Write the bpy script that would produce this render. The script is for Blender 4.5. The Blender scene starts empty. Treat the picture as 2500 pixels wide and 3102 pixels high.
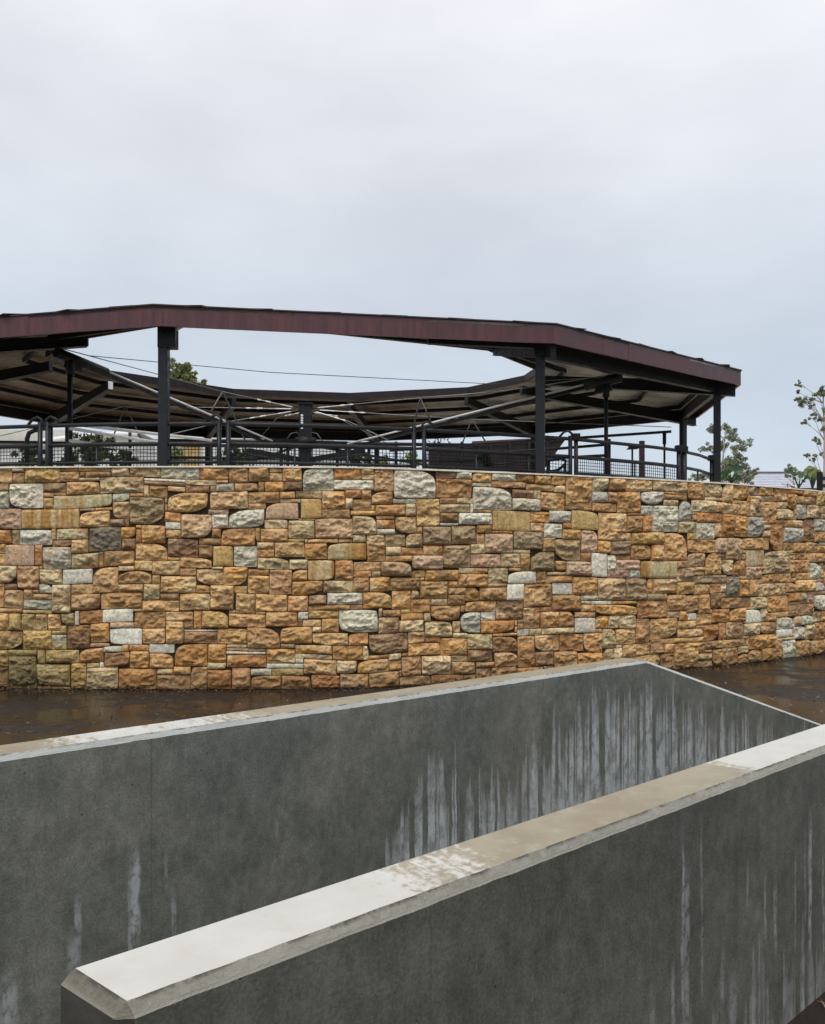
import bpy, bmesh, math, random
import numpy as np
from mathutils import Vector, Matrix
random.seed(7); rng = np.random.default_rng(11)
SC = bpy.context.scene; COL = SC.collection
EYE = 1.6; F = 2400.0; HY = 1690.0; CX = 1250.0
def W(px, py, Y):
    return Vector(((px-CX)/F*Y, Y, EYE+(HY-py)/F*Y))
R = math.radians

# ------------------------------------------------------------ materials
class N:
    def __init__(s, name):
        s.m = bpy.data.materials.new(name); s.m.use_nodes = True
        s.t = s.m.node_tree; s.t.nodes.clear()
        s.out = s.t.nodes.new('ShaderNodeOutputMaterial')
        s.b = s.t.nodes.new('ShaderNodeBsdfPrincipled')
        s.t.links.new(s.b.outputs[0], s.out.inputs['Surface'])
        s.tc = None
    def n(s, typ, **kw):
        nd = s.t.nodes.new(typ)
        for k, v in kw.items(): setattr(nd, k, v)
        return nd
    def l(s, a, b): s.t.links.new(a, b)
    def put(s, inp, v):
        if hasattr(v, 'is_output') or isinstance(v, bpy.types.NodeSocket): s.l(v, inp)
        else:
            if isinstance(v, (tuple, list)) and len(v) == 3 and inp.type == 'RGBA': v = (*v, 1)
            inp.default_value = v
    def obj(s):
        if not s.tc: s.tc = s.n('ShaderNodeTexCoord')
        return s.tc.outputs['Object']
    def sep(s, v):
        nd = s.n('ShaderNodeSeparateXYZ'); s.l(v, nd.inputs[0]); return nd.outputs
    def mapv(s, v, scale=(1,1,1), loc=(0,0,0)):
        nd = s.n('ShaderNodeMapping'); s.l(v, nd.inputs[0])
        nd.inputs['Scale'].default_value = scale; nd.inputs['Location'].default_value = loc
        return nd.outputs[0]
    def noise(s, v=None, scale=5, detail=4, rough=.55, w=None, dist=0):
        nd = s.n('ShaderNodeTexNoise')
        if w is not None: nd.noise_dimensions = '1D'; s.put(nd.inputs['W'], w)
        elif v is not None: s.l(v, nd.inputs['Vector'])
        nd.inputs['Scale'].default_value = scale; nd.inputs['Detail'].default_value = detail
        nd.inputs['Roughness'].default_value = rough; nd.inputs['Distortion'].default_value = dist
        return nd.outputs[0]
    def math(s, op, a, b=0.0, c=None, clamp=False):
        nd = s.n('ShaderNodeMath', operation=op); nd.use_clamp = clamp
        s.put(nd.inputs[0], a); s.put(nd.inputs[1], b)
        if c is not None: s.put(nd.inputs[2], c)
        return nd.outputs[0]
    def step(s, v, a, b, lo=0.0, hi=1.0):
        nd = s.n('ShaderNodeMapRange', interpolation_type='SMOOTHSTEP')
        s.put(nd.inputs[0], v); nd.inputs[1].default_value = a; nd.inputs[2].default_value = b
        nd.inputs[3].default_value = lo; nd.inputs[4].default_value = hi
        return nd.outputs[0]
    def mix(s, f, a, b, mode='MIX'):
        nd = s.n('ShaderNodeMix', data_type='RGBA', blend_type=mode)
        s.put(nd.inputs[0], f); s.put(nd.inputs[6], a); s.put(nd.inputs[7], b)
        return nd.outputs[2]
    def ramp(s, v, stops, interp='LINEAR'):
        nd = s.n('ShaderNodeValToRGB'); cr = nd.color_ramp; cr.interpolation = interp
        while len(cr.elements) < len(stops): cr.elements.new(.5)
        for e, (p, c) in zip(cr.elements, stops):
            e.position = p; e.color = (c, c, c, 1) if not isinstance(c, tuple) else (*c, 1)
        s.put(nd.inputs[0], v); return nd.outputs[0]
    def bump(s, h, strength=.3, dist=.01):
        nd = s.n('ShaderNodeBump'); s.l(h, nd.inputs['Height'])
        nd.inputs['Strength'].default_value = strength; nd.inputs['Distance'].default_value = dist
        s.l(nd.outputs[0], s.b.inputs['Normal'])
    def fin(s, color, rough=.6, spec=.5, metal=0):
        s.put(s.b.inputs['Base Color'], color); s.put(s.b.inputs['Roughness'], rough)
        s.put(s.b.inputs['Specular IOR Level'], spec); s.put(s.b.inputs['Metallic'], metal)
        return s.m

def simple(name, c1, c2, scale=3, rough=.5, spec=.5, stretch=(1,1,1), bump=0, bscale=40, bdist=.004, metal=0):
    k = N(name); v = k.mapv(k.obj(), stretch)
    f = k.step(k.noise(v, scale, 6, .6), .3, .7)
    col = k.mix(f, c1, c2)
    if bump: k.bump(k.noise(k.obj(), bscale, 4), bump, bdist)
    r = k.step(k.noise(v, scale*2.3, 3), .3, .7, max(.05, rough-.12), rough+.12)
    return k.fin(col, r, spec, metal)

M = {}
M['charcoal'] = simple('charcoal_steel', (.0075,.0095,.012), (.013,.0155,.019), 5, .45, .3)
M['steel'] = simple('mid_grey_steel', (.055,.058,.060), (.10,.105,.108), 6, .45, .45)
M['dark'] = simple('black_steel', (.0045,.005,.006), (.009,.010,.012), 6, .55, .25)
M['galv'] = simple('galvanised_steel', (.62,.63,.64), (.76,.77,.78), 9, .4, .5)
M['white'] = simple('white_fitting', (.70,.71,.72), (.80,.81,.82), 8, .4)
M['cable'] = simple('wire_cable', (.16,.165,.17), (.28,.285,.29), 12, .4, metal=.5)
M['fascia'] = None
k = N('maroon_fascia'); v = k.obj(); sp = k.sep(v)
st = k.noise(k.mapv(v, (2.2,2.2,.25)), 4, 6, .65)
big = k.noise(v, .8, 4, .6)
col = k.mix(k.step(st, .35, .7), (.060,.016,.019), (.105,.032,.034))
col = k.mix(k.step(big, .4, .7), col, (.066,.026,.030))
run = k.noise(k.mapv(v, (3.2,3.2,.12)), 2.6, 3, .6); col = k.mix(k.step(run, .60, .68, 0, .55), col, (.045,.009,.012)); lt = k.noise(v, 22, 3, .6); col = k.mix(k.step(lt, .66, .74, 0, .35), col, (.17,.09,.09))
M['fascia'] = k.fin(col, k.step(st, .3, .7, .3, .55), .5)
M['roof'] = simple('roof_sheet_top', (.030,.022,.023), (.05,.036,.037), 2, .5, .4)
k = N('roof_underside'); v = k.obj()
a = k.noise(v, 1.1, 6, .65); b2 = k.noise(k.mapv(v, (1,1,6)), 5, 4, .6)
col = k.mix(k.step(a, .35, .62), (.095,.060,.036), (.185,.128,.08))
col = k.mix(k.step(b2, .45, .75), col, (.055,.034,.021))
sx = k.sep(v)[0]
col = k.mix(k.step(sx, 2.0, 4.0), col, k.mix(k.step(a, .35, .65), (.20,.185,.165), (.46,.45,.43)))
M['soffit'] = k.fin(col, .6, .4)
M['maroon'] = simple('maroon_paint', (.060,.020,.022), (.095,.034,.036), 4, .5, .4)
M['maroon_dark'] = simple('dark_maroon_sheet', (.012,.007,.008), (.021,.012,.013), 3, .55, .3)
M['cream'] = simple('cream_render', (.52,.50,.44), (.60,.58,.52), 2, .8, .2)
M['palewall'] = simple('pale_render', (.50,.52,.52), (.60,.62,.62), 2, .8, .2)
M['whiteroof'] = simple('white_roof', (.62,.63,.64), (.72,.73,.74), 2, .5, .4)
M['lavroof'] = simple('grey_lavender_roof', (.40,.41,.46), (.50,.51,.57), 3, .5, .4)
M['sandstone'] = simple('sandstone_block', (.42,.27,.10), (.52,.38,.20), 4, .85, .2, bump=.5, bscale=20)
M['ridge'] = simple('dark_ridge', (.05,.05,.06), (.08,.08,.09), 4, .5, .4)

def leafmat(name, c1, c2, c3):
    k = N(name); oi = k.n('ShaderNodeNewGeometry')
    f = oi.outputs['Random Per Island']
    c = k.ramp(f, [(0, c1), (.5, c2), (1, c3)])
    mt = k.fin(c, .5, .35)
    tr = k.n('ShaderNodeBsdfTranslucent'); k.l(c, tr.inputs[0]); ms = k.n('ShaderNodeMixShader'); ms.inputs[0].default_value = .42
    k.l(k.b.outputs[0], ms.inputs[1]); k.l(tr.outputs[0], ms.inputs[2]); k.l(ms.outputs[0], k.out.inputs['Surface'])
    return mt
M['gum'] = leafmat('gum_leaf', (.14,.17,.11), (.24,.27,.18), (.36,.39,.27))
M['gumlight'] = leafmat('light_gum_leaf', (.13,.165,.06), (.20,.24,.09), (.32,.34,.14))
M['palm'] = leafmat('broad_leaf', (.030,.075,.035), (.055,.12,.055), (.10,.17,.075))
M['shrub'] = leafmat('shrub_leaf', (.020,.035,.018), (.045,.070,.030), (.09,.12,.05))
M['bark'] = simple('pale_bark', (.24,.21,.18), (.40,.37,.33), 6, .8, .2, (1,1,.3))
M['litter'] = leafmat('dead_leaf', (.035,.018,.009), (.10,.055,.028), (.36,.25,.16))

# stone
k = N('split_sandstone'); v = k.obj()
at = k.n('ShaderNodeAttribute', attribute_name='stone_col'); c = at.outputs['Color']
n1 = k.noise(v, 26, 8, .7); n2 = k.noise(v, 90, 5, .65)
c = k.mix(.95, c, k.ramp(n1, [(.28, .40), (.5, 1.0), (.72, 1.5)]), 'MULTIPLY')
c = k.mix(.55, c, k.ramp(n2, [(.3, .45), (.5, 1.0), (.7, 1.4)]), 'MULTIPLY')
h = k.math('ADD', k.math('MULTIPLY', n1, 1.0), k.math('MULTIPLY', n2, .45))
k.bump(h, .75, .012)
M['stone'] = k.fin(c, k.step(n1, .3, .7, .5, .8), .35)
M['joint'] = simple('dark_joint', (.030,.020,.012), (.055,.038,.024), 14, .9, .2)
M['capping'] = simple('cream_mortar_cap', (.56,.50,.39), (.74,.68,.56), 7, .8, .2, bump=.5, bscale=35)

# ------------------------------------------------------------ mesh helper
class MB:
    def __init__(s): s.v = []; s.f = []; s.sm = []; s.mi = []
    def add(s, vs, fs, smooth=False, mi=0):
        o = len(s.v); s.v += [tuple(p) for p in vs]
        for f in fs: s.f.append([i+o for i in f]); s.sm.append(smooth); s.mi.append(mi)
        return s
    def hexa(s, c, mi=0):   # 8 corners: bottom ring 0-3, top ring 4-7
        return s.add(c, [(3,2,1,0),(4,5,6,7),(0,1,5,4),(1,2,6,5),(2,3,7,6),(3,0,4,7)], False, mi)
    def box(s, lo, hi, mi=0):
        x0,y0,z0 = lo; x1,y1,z1 = hi
        return s.hexa([(x0,y0,z0),(x1,y0,z0),(x1,y1,z0),(x0,y1,z0),(x0,y0,z1),(x1,y0,z1),(x1,y1,z1),(x0,y1,z1)], mi)
    def bar(s, a, b, w, h, up=(0,0,1), drop=0.0):
        # rectangular bar, w sideways, h along up; drop shifts it down
        a = Vector(a); b = Vector(b); d = (b-a).normalized(); up = Vector(up)
        if abs(d.dot(up)) > .98: up = Vector((0,1,0))
        sd = d.cross(up).normalized(); u = sd.cross(d).normalized()
        a = a-u*drop; b = b-u*drop
        cs = [(-w/2,-h/2),(w/2,-h/2),(w/2,h/2),(-w/2,h/2)]
        A = [a+sd*x+u*y for x,y in cs]; B = [b+sd*x+u*y for x,y in cs]
        return s.add(A+B, [(0,1,2,3),(7,6,5,4),(0,4,5,1),(1,5,6,2),(2,6,7,3),(3,7,4,0)])
    def tube(s, pts, r, n=8, cap=True):
        pts = [Vector(p) for p in pts]; rings = []; prev = None
        rr = r if isinstance(r, (list, tuple)) else [r]*len(pts)
        for i, p in enumerate(pts):
            d = (pts[min(i+1,len(pts)-1)]-pts[max(i-1,0)]).normalized()
            if prev is None:
                ref = Vector((0,0,1)) if abs(d.z) < .9 else Vector((1,0,0)); x = d.cross(ref).normalized()
            else: x = (prev-d*prev.dot(d)).normalized()
            prev = x; y = d.cross(x)
            rings.append([p+(x*math.cos(2*math.pi*j/n)+y*math.sin(2*math.pi*j/n))*rr[i] for j in range(n)])
        vs = [q for g in rings for q in g]; fs = []
        for i in range(len(pts)-1):
            for j in range(n):
                fs.append((i*n+j, i*n+(j+1)%n, (i+1)*n+(j+1)%n, (i+1)*n+j))
        s.add(vs, fs, True)
        if cap:
            o = len(s.v)-len(vs)
            s.f.append([o+j for j in range(n)][::-1]); s.sm.append(False); s.mi.append(0)
            s.f.append([o+(len(pts)-1)*n+j for j in range(n)]); s.sm.append(False); s.mi.append(0)
        return s
    def build(s, name, mats, parent=None, origin=None):
        me = bpy.data.meshes.new(name)
        o3 = Vector(origin) if origin is not None else Vector((0,0,0))
        me.from_pydata([tuple(Vector(p)-o3) for p in s.v], [], s.f); me.update()
        if not isinstance(mats, (list, tuple)): mats = [mats]
        for m in mats: me.materials.append(m)
        me.polygons.foreach_set('use_smooth', s.sm); me.polygons.foreach_set('material_index', s.mi)
        o = bpy.data.objects.new(name, me); COL.objects.link(o)
        if parent: o.parent = parent; o.location = o3 - parent.location if parent.parent is None else o3
        else: o.location = o3
        return o
def thing(name, label, cat, loc=(0,0,0), group=None):
    o = bpy.data.objects.new(name, None); COL.objects.link(o); o.location = loc
    o.empty_display_size = .3
    return tag(o, label, cat, group)
def tag(o, label, cat, group=None):
    o['label'] = label; o['category'] = cat
    if group: o['group'] = group
    return o
def setting(o, kind='structure'): o['kind'] = kind; return o
def part(mb, name, mats, parent):
    # geometry given in world coordinates; the parent only has a location
    root = parent; off = Vector((0,0,0))
    while root is not None: off += Vector(root.location); root = root.parent
    o = mb.build(name, mats)
    o.data.transform(Matrix.Translation(-off)); o.parent = parent
    return o

# ------------------------------------------------------------ numpy value noise
def vnoise(x, y, z, seed=0):
    xi = np.floor(x).astype(np.int64); yi = np.floor(y).astype(np.int64); zi = np.floor(z).astype(np.int64)
    fx = x-xi; fy = y-yi; fz = z-zi
    fx = fx*fx*(3-2*fx); fy = fy*fy*(3-2*fy); fz = fz*fz*(3-2*fz)
    def hsh(a, b, c):
        h = (a*374761393 + b*668265263 + c*2147483647 + seed*1274126177) & 0xffffffff
        h = ((h ^ (h >> 13))*1274126177) & 0xffffffff
        h = ((h ^ (h >> 16))*2246822519) & 0xffffffff
        return ((h ^ (h >> 15)) & 0xffff)/65535.0
    r = 0
    for a in (0,1):
        for b in (0,1):
            for c in (0,1):
                r = r + hsh(xi+a, yi+b, zi+c)*(fx if a else 1-fx)*(fy if b else 1-fy)*(fz if c else 1-fz)
    return r
def fbm(x, y, z, oct=4, seed=0, gain=.5):
    r = 0; a = 1; t = 0
    for i in range(oct):
        r = r + a*vnoise(x*2**i, y*2**i, z*2**i, seed+i); t += a; a *= gain
    return r/t
# ------------------------------------------------------------ stone retaining wall
STONES = {
(0,0): "0,1,13,21y 14,2,26,10c 14,11,26,20b 26,1,62,21y 63,1,82,10y 82,1,102,10y 103,1,116,7g 103,7,116,10c 63,11,82,20b 83,11,89,16b 89,10,116,16b 84,16,103,19c 117,1,135,14c 136,2,168,16b 169,2,209,17g 0,23,10,29d 0,30,10,43g 11,22,45,47g 46,22,69,30d 69,19,103,30y 104,16,150,33c 151,17,192,20w 152,20,194,24d 152,25,155,34c 156,26,175,38o 46,31,56,35b 46,36,55,47y 57,31,117,48s 118,33,136,42g 117,43,135,61b 136,35,172,66k 0,46,24,70p 25,46,32,48c 25,49,82,67s 83,47,93,50c 83,51,115,68y 0,71,12,85r 12,71,20,83k 20,69,53,86g 54,69,59,78o 59,70,93,79c 56,80,74,87b 75,80,93,94y 93,67,127,94K 116,61,124,66c 125,64,154,88p 155,68,173,86o 0,86,4,94y 0,95,4,105y 5,85,36,108q 36,86,44,105r 44,88,78,111G 79,96,103,109c 104,98,108,110o 109,95,141,110y 128,88,142,93b 142,89,175,105y 0,107,17,125c 17,107,41,133b 42,111,65,128c 66,109,97,128w 94,111,124,137y 124,110,140,115c 125,116,158,130b 141,106,158,117y 159,104,188,119y",
(0,1): "0,7,4,29b 5,7,19,11d 5,12,25,32b 25,13,35,22b 35,7,52,15G 35,16,53,22b 25,22,53,33G 54,7,75,35c 75,7,89,16y 125,9,150,17b 159,0,168,9b 169,0,206,17y 151,10,168,25c 169,18,188,25d 76,17,104,34b 105,17,149,34y 150,27,188,38y 0,31,24,37b 25,33,53,37m 0,38,10,55y 9,38,24,54m 24,39,37,54m 38,37,50,54m 50,37,64,54y 64,36,79,49M 79,36,83,48w 83,34,108,48r 109,34,140,49w 140,36,150,38c 142,39,174,55y 0,56,24,74m 25,55,54,74y 54,56,63,59m 54,60,69,68g 55,69,69,74m 64,50,70,59m 70,50,95,74d 90,50,96,54w 96,49,114,68o 115,50,140,55p 115,56,148,72w 149,57,174,71o 174,51,194,71y 95,69,127,74p 109,75,128,80g 128,72,136,80y 137,73,156,78o 158,72,184,79w 0,75,9,92y 10,75,39,82m 8,82,38,112M 40,77,48,90m 49,76,82,90m 83,75,109,90r 110,81,136,95o 137,79,156,96o 158,82,183,97o 0,94,8,110b 39,91,73,108m 74,90,91,113y 93,91,105,94c 105,92,110,94w 92,95,124,113c 125,98,166,113r 167,99,182,103c 182,96,200,103o 166,104,200,114b",
(1,0): "37,3,65,16o 67,3,87,20b 89,3,110,18b 110,3,123,10b 110,11,123,19y 125,4,142,19y 144,3,178,29g 20,19,53,23c 20,23,45,30d 54,20,72,28G 73,21,97,29y 98,22,103,27b 88,20,103,22c 104,20,124,30o 126,21,143,27d 2,27,44,52y 46,27,87,47b 88,28,121,42b 115,30,137,36o 134,30,164,38b 122,38,142,41c 165,30,189,48o 88,43,104,48b 105,43,139,60q 140,38,165,58z 166,49,189,58b 44,48,65,53p 0,53,15,63o 0,64,14,69w 16,53,49,79e 48,54,66,67g 66,49,104,67g 105,61,129,68c 130,61,156,80c 140,59,156,62c 157,59,198,80e 0,70,14,79b 50,69,58,79b 59,69,93,88o 95,69,100,82b 100,69,129,83y 2,80,33,101d 35,80,57,86b 35,87,50,100d 51,87,71,110z 72,89,97,109g 97,91,114,99o 95,84,115,90c 115,83,147,100y 148,84,170,101o 156,79,176,84y 97,99,129,113c 130,102,150,112c 171,85,211,103s 149,103,178,124s 15,101,49,113y 49,110,60,114c 15,114,31,121b 32,115,57,131b 58,115,60,131w 62,110,87,131o 88,111,110,118o 87,120,107,138y 110,114,133,138b 135,113,149,121o 134,123,165,138o 166,122,197,137c",
(1,1): "33,11,48,17y 49,10,73,36b 73,10,86,17y 15,18,47,37y 75,18,94,38y 96,18,129,35y 130,18,151,35o 152,18,169,28d 152,29,189,34o 151,34,183,43y 171,16,208,31g 67,36,75,38c 0,39,29,47b 30,38,39,54o 39,37,66,55y 67,39,106,53y 107,37,139,52y 140,36,150,44g 140,45,144,51b 145,45,164,52o 165,44,183,57y 156,53,164,57c 0,49,20,53o 21,48,38,55b 21,59,54,70b 30,56,53,58w 55,54,87,70y 88,52,122,74b 123,52,155,70y 156,58,193,70y 11,71,45,95r 46,71,65,90o 66,71,86,76c 66,76,105,79b 66,79,105,82w 66,82,105,96r 107,75,137,92o 122,71,137,75k 137,71,174,80o 140,81,174,86c 138,85,145,91g 145,87,180,102y 45,92,64,99c 28,95,44,115y 46,100,69,115r 67,97,70,105c 72,97,90,115b 91,97,111,104g 111,92,144,97w 112,97,144,105m 91,104,120,114o 122,106,152,115o 154,102,182,115r",
(2,0): "6,5,34,16r 34,5,47,12y 33,13,47,18c 5,18,46,28g 47,5,67,29b 68,6,111,38g 112,7,134,17d 134,8,149,16g 112,18,150,38o 150,8,170,22y 171,8,194,20g 151,23,165,27g 151,27,191,51g 166,22,205,27b 16,30,33,37r 34,30,43,37b 16,38,24,41c 25,38,43,44b 44,30,66,43o 68,39,91,44g 92,39,116,67y 117,39,134,44b 135,39,150,44c 117,45,147,54c 148,45,152,50w 17,42,54,61c 0,48,16,59b 55,45,79,55o 80,45,91,56c 54,56,69,60b 69,57,90,75y 117,54,135,63d 136,52,169,67g 117,64,135,67w 170,52,210,73z 25,62,48,76c 49,60,67,70r 49,70,67,76g 24,76,38,80c 58,75,79,89c 79,76,97,90c 97,69,127,88k 128,67,154,86k 154,68,170,76o 155,77,161,86b 162,77,192,97p 38,78,63,105b 64,90,73,98c 75,90,95,98o 95,89,116,98o 118,87,147,111k 148,87,161,98c 148,98,178,112p 64,99,84,105y 86,99,118,113p 5,104,24,121o 28,106,51,115y 24,116,43,121o 52,105,85,121k 44,115,51,119c 86,114,99,121y 100,114,134,126o 135,113,152,118c 153,112,166,118b 135,119,165,132o 166,113,187,122c",
(2,1): "23,0,41,13b 42,0,62,14o 63,0,93,14b 94,6,123,23y 125,4,134,11o 124,11,142,19b 124,19,142,29b 143,14,156,24o 157,12,186,25b 35,16,65,32o 66,15,84,33o 86,15,94,21c 85,22,105,37r 107,25,123,29c 106,31,136,46b 143,25,174,37o 137,38,158,58g 160,39,173,44g 160,45,190,58r 10,34,51,58g 51,34,56,40c 56,34,75,42b 52,42,72,58e 75,38,98,46o 73,46,97,58c 99,39,103,47c 101,48,130,63c 131,47,137,58b 130,59,144,64c 145,60,170,75c 171,61,197,76d 20,59,40,70r 41,59,82,80d 83,60,100,69y 102,64,115,69r 83,70,115,83y 117,64,144,83o 145,76,172,88d 35,73,40,79c 3,71,34,86o 62,80,75,87c 75,80,82,84b 28,79,61,98o 62,88,71,98o 7,84,28,100c 0,87,6,101y 72,84,95,105b 97,84,127,102c 128,84,145,88c 129,89,154,101b 154,90,173,94b 155,94,165,101b 10,100,40,114o 41,99,71,115o 72,104,105,114b 106,103,135,112r",
(3,0): "21,10,40,12c 22,12,40,21o 41,11,58,22o 59,12,73,24o 33,23,62,30b 63,25,71,31c 74,12,102,46y 103,13,119,29c 120,14,137,26y 138,15,165,30y 166,17,202,29c 18,29,39,38d 40,30,46,37c 19,38,47,51g 47,31,72,50o 104,30,118,39g 118,29,128,41b 128,28,153,52o 102,40,128,50o 153,30,173,45g 153,45,164,56g 74,45,88,48d 80,50,107,70z 109,52,137,82y 138,52,154,73b 155,56,164,73r 165,46,193,74g 37,52,56,64r 57,51,78,62g 51,63,70,80g 71,63,78,69r 37,65,50,73r 71,71,89,81y 90,71,108,95p 21,73,49,93k 50,81,62,95y 63,82,90,104k 20,93,36,97c 27,97,36,114b 37,95,63,116k 6,97,26,112c 0,98,5,112p 109,82,121,93o 122,84,143,97k 144,88,163,102o 148,74,176,86y 165,88,176,103o 91,96,102,105o 101,95,119,121w 120,96,128,111g 129,98,153,112p 64,105,74,111y 75,106,100,120p 154,104,191,121s 14,113,43,128w 43,118,52,123o 54,114,81,128o 119,113,142,121p 143,114,153,120g",
(3,1): "13,9,28,25w 30,7,60,31y 60,7,79,19w 82,0,108,19o 109,1,137,23e 138,0,159,23k 160,0,166,15o 167,1,191,15o 161,16,174,22k 61,20,90,36b 91,19,107,24G 102,24,118,28w 91,25,100,29c 91,30,104,36o 105,28,148,39o 150,24,180,42r 2,26,30,46d 31,33,48,52b 48,33,66,53o 67,38,84,52o 84,36,104,42b 84,43,104,58w 105,39,119,53o 119,40,130,52c 130,39,147,53c 148,42,162,68b 163,42,192,62y 0,45,15,61o 16,48,42,63b 42,53,50,59c 50,54,84,59c 43,60,68,77o 69,60,93,76r 93,58,112,78o 113,54,126,72c 127,54,148,68y 0,62,23,76d 24,65,41,92o 43,77,61,92d 62,77,86,91b 86,79,111,89o 113,74,124,85c 125,74,134,85c 135,69,163,82y 0,77,24,92b 0,93,22,101o 22,93,45,99o 149,79,172,90y 164,70,174,82b",
(4,0): "29,19,47,41o 47,20,64,37c 48,38,63,42c 65,21,76,42y 76,22,91,38o 93,23,104,34c 104,24,119,35o 119,25,133,42b 133,27,150,33r 150,29,164,37o 164,30,180,46m 33,42,58,53c 58,43,84,55y 84,42,94,54o 95,35,108,55c 108,39,122,65b 133,34,143,50o 122,44,133,50c 124,51,138,60c 143,37,160,43b 144,47,153,61g 154,47,167,60c 38,55,65,65r 19,47,37,63G 20,63,37,74c 38,66,57,82g 65,60,77,79r 78,62,92,74o 92,57,108,78G 115,65,130,93r 58,69,65,79r 130,63,148,70o 130,71,150,85G 149,62,162,82d 162,62,180,75g 162,75,180,86o 29,76,42,82o 30,83,54,96y 57,81,69,94p 70,80,86,103e 87,76,115,92y 93,92,109,110s 110,95,136,114c 5,76,29,103y 30,97,46,110k 47,96,65,117y 65,101,77,114c 77,102,90,121o 89,111,103,121p 135,104,155,115o 19,104,28,110b 18,112,33,125c 128,86,135,93y 142,86,153,97o 153,84,165,97b 145,97,153,104o 155,97,172,106r 160,108,166,120g",
(4,1): "19,0,35,15y 36,7,52,17b 38,0,70,9k 52,10,63,17r 64,11,67,15c 68,0,83,19K 84,5,94,21o 94,8,104,20y 104,8,132,20e 111,0,135,7o 133,6,142,16b 143,8,161,15y 9,18,27,34b 27,20,40,36b 41,20,52,37o 53,15,64,32d 64,19,95,33b 95,23,111,34c 113,21,135,36o 135,18,148,22r 148,19,155,27c 155,19,162,27p 162,24,180,35g 135,30,161,41b 0,24,7,40o 9,35,20,45p 20,35,27,44o 38,40,55,49o 33,39,38,43w 55,34,73,46r 74,35,90,46o 90,35,105,47w 106,34,112,41c 112,38,120,42b 125,41,140,55g 140,43,148,51e 148,41,159,50g 160,37,167,46c 2,46,19,55y 19,45,44,54y 19,54,45,63y 18,64,45,68y 46,51,62,66r 62,51,70,65o 70,48,88,62b 88,49,105,60c 105,47,120,60b 122,55,135,60w 139,53,153,61g 153,50,162,61c 162,49,180,62o 15,69,40,91y 40,68,46,79y 61,65,87,73y 47,68,61,72d 97,61,121,74o 121,68,129,83o 129,70,141,85g 142,70,157,82y 157,68,180,82o 82,72,90,79c 41,81,55,87c 37,88,55,98y 55,79,65,98o 66,79,81,94o 92,76,106,87y 107,77,120,86o 82,81,92,90o 2,81,15,96o 16,91,36,100o",
}
PAL = {  # albedo, linear
 'o': (.61,.325,.120), 'y': (.64,.385,.160), 'b': (.49,.285,.130), 'd': (.28,.160,.085), 'r': (.54,.260,.095),
 'g': (.64,.58,.46), 'G': (.49,.44,.35), 'w': (.76,.70,.58), 'c': (.64,.50,.29), 'p': (.52,.335,.215), 'q': (.52,.33,.20),
 'e': (.61,.41,.235), 'k': (.38,.265,.150), 'K': (.24,.20,.145), 'm': (.47,.32,.135), 'M': (.35,.25,.12),
 's': (.64,.52,.30), 'z': (.54,.34,.125)}
WALL_H = 2.70
ctrl = np.array([(-12.5,13.6),(-11,12.2),(-9,11.0),(-7,10.15),(-5.05,9.70),(-3.0,9.60),(-1.0,9.66),(-.2,9.82),(1.08,10.24),(2.48,10.78),(3.47,11.2),(4.65,11.78),(5.68,12.4),(6.88,13.24),(8.2,14.4),(9.6,16.0),(10.7,17.9),(11.5,20.0)])
def catmull(P, n=40):
    out = []
    for i in range(1, len(P)-2):
        p0,p1,p2,p3 = P[i-1:i+3]
        for t in np.linspace(0,1,n,endpoint=False):
            out.append(.5*((2*p1)+(-p0+p2)*t+(2*p0-5*p1+4*p2-p3)*t*t+(-p0+3*p1-3*p2+p3)*t**3))
    out.append(P[-2]); return np.array(out)
CUR = catmull(ctrl)
# smooth the curve a little so that the facing bends evenly
for _ in range(60):
    CUR[1:-1] = .25*CUR[:-2]+.5*CUR[1:-1]+.25*CUR[2:]
seg = np.linalg.norm(np.diff(CUR, axis=0), axis=1); UU = np.concatenate([[0], np.cumsum(seg)])
TAN = np.gradient(CUR, axis=0); TAN /= np.linalg.norm(TAN, axis=1)[:,None]
NOR = np.stack([TAN[:,1], -TAN[:,0]], 1)          # towards the camera side
PX = CX+F*CUR[:,0]/CUR[:,1]
def px2u(px): return float(np.interp(px, PX, UU))
def u2xy(u):
    return np.interp(u, UU, CUR[:,0]), np.interp(u, UU, CUR[:,1])
def u2n(u):
    nx = np.interp(u, UU, NOR[:,0]); ny = np.interp(u, UU, NOR[:,1]); return nx, ny
CELL = .0125
ULEN = UU[-1]; NU = int(ULEN/CELL); NV = int(round(WALL_H/CELL))
grid = np.full((NU, NV), -1, np.int32)
stones = []  # [i0,i1,j0,j1,code]
def try_add(i0, i1, j0, j1, code):
    i0 = max(0,i0); i1 = min(NU,i1); j0 = max(0,j0); j1 = min(NV,j1)
    for _ in range(8):
        if i1-i0 < 3 or j1-j0 < 2: return
        occ = grid[i0:i1, j0:j1] >= 0
        if not occ.any(): break
        ii, jj = np.where(occ)
        # cut from the side that removes least
        opts = [(ii.max()+1)*(j1-j0), (i1-i0-ii.min())*(j1-j0), (jj.max()+1)*(i1-i0), (j1-j0-jj.min())*(i1-i0)]
        q = int(np.argmin(opts))
        if q == 0: i0 += int(ii.max())+1
        elif q == 1: i1 = i0+int(ii.min())
        elif q == 2: j0 += int(jj.max())+1
        else: j1 = j0+int(jj.min())
    else: return
    grid[i0:i1, j0:j1] = len(stones); stones.append([i0,i1,j0,j1,code])
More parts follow.
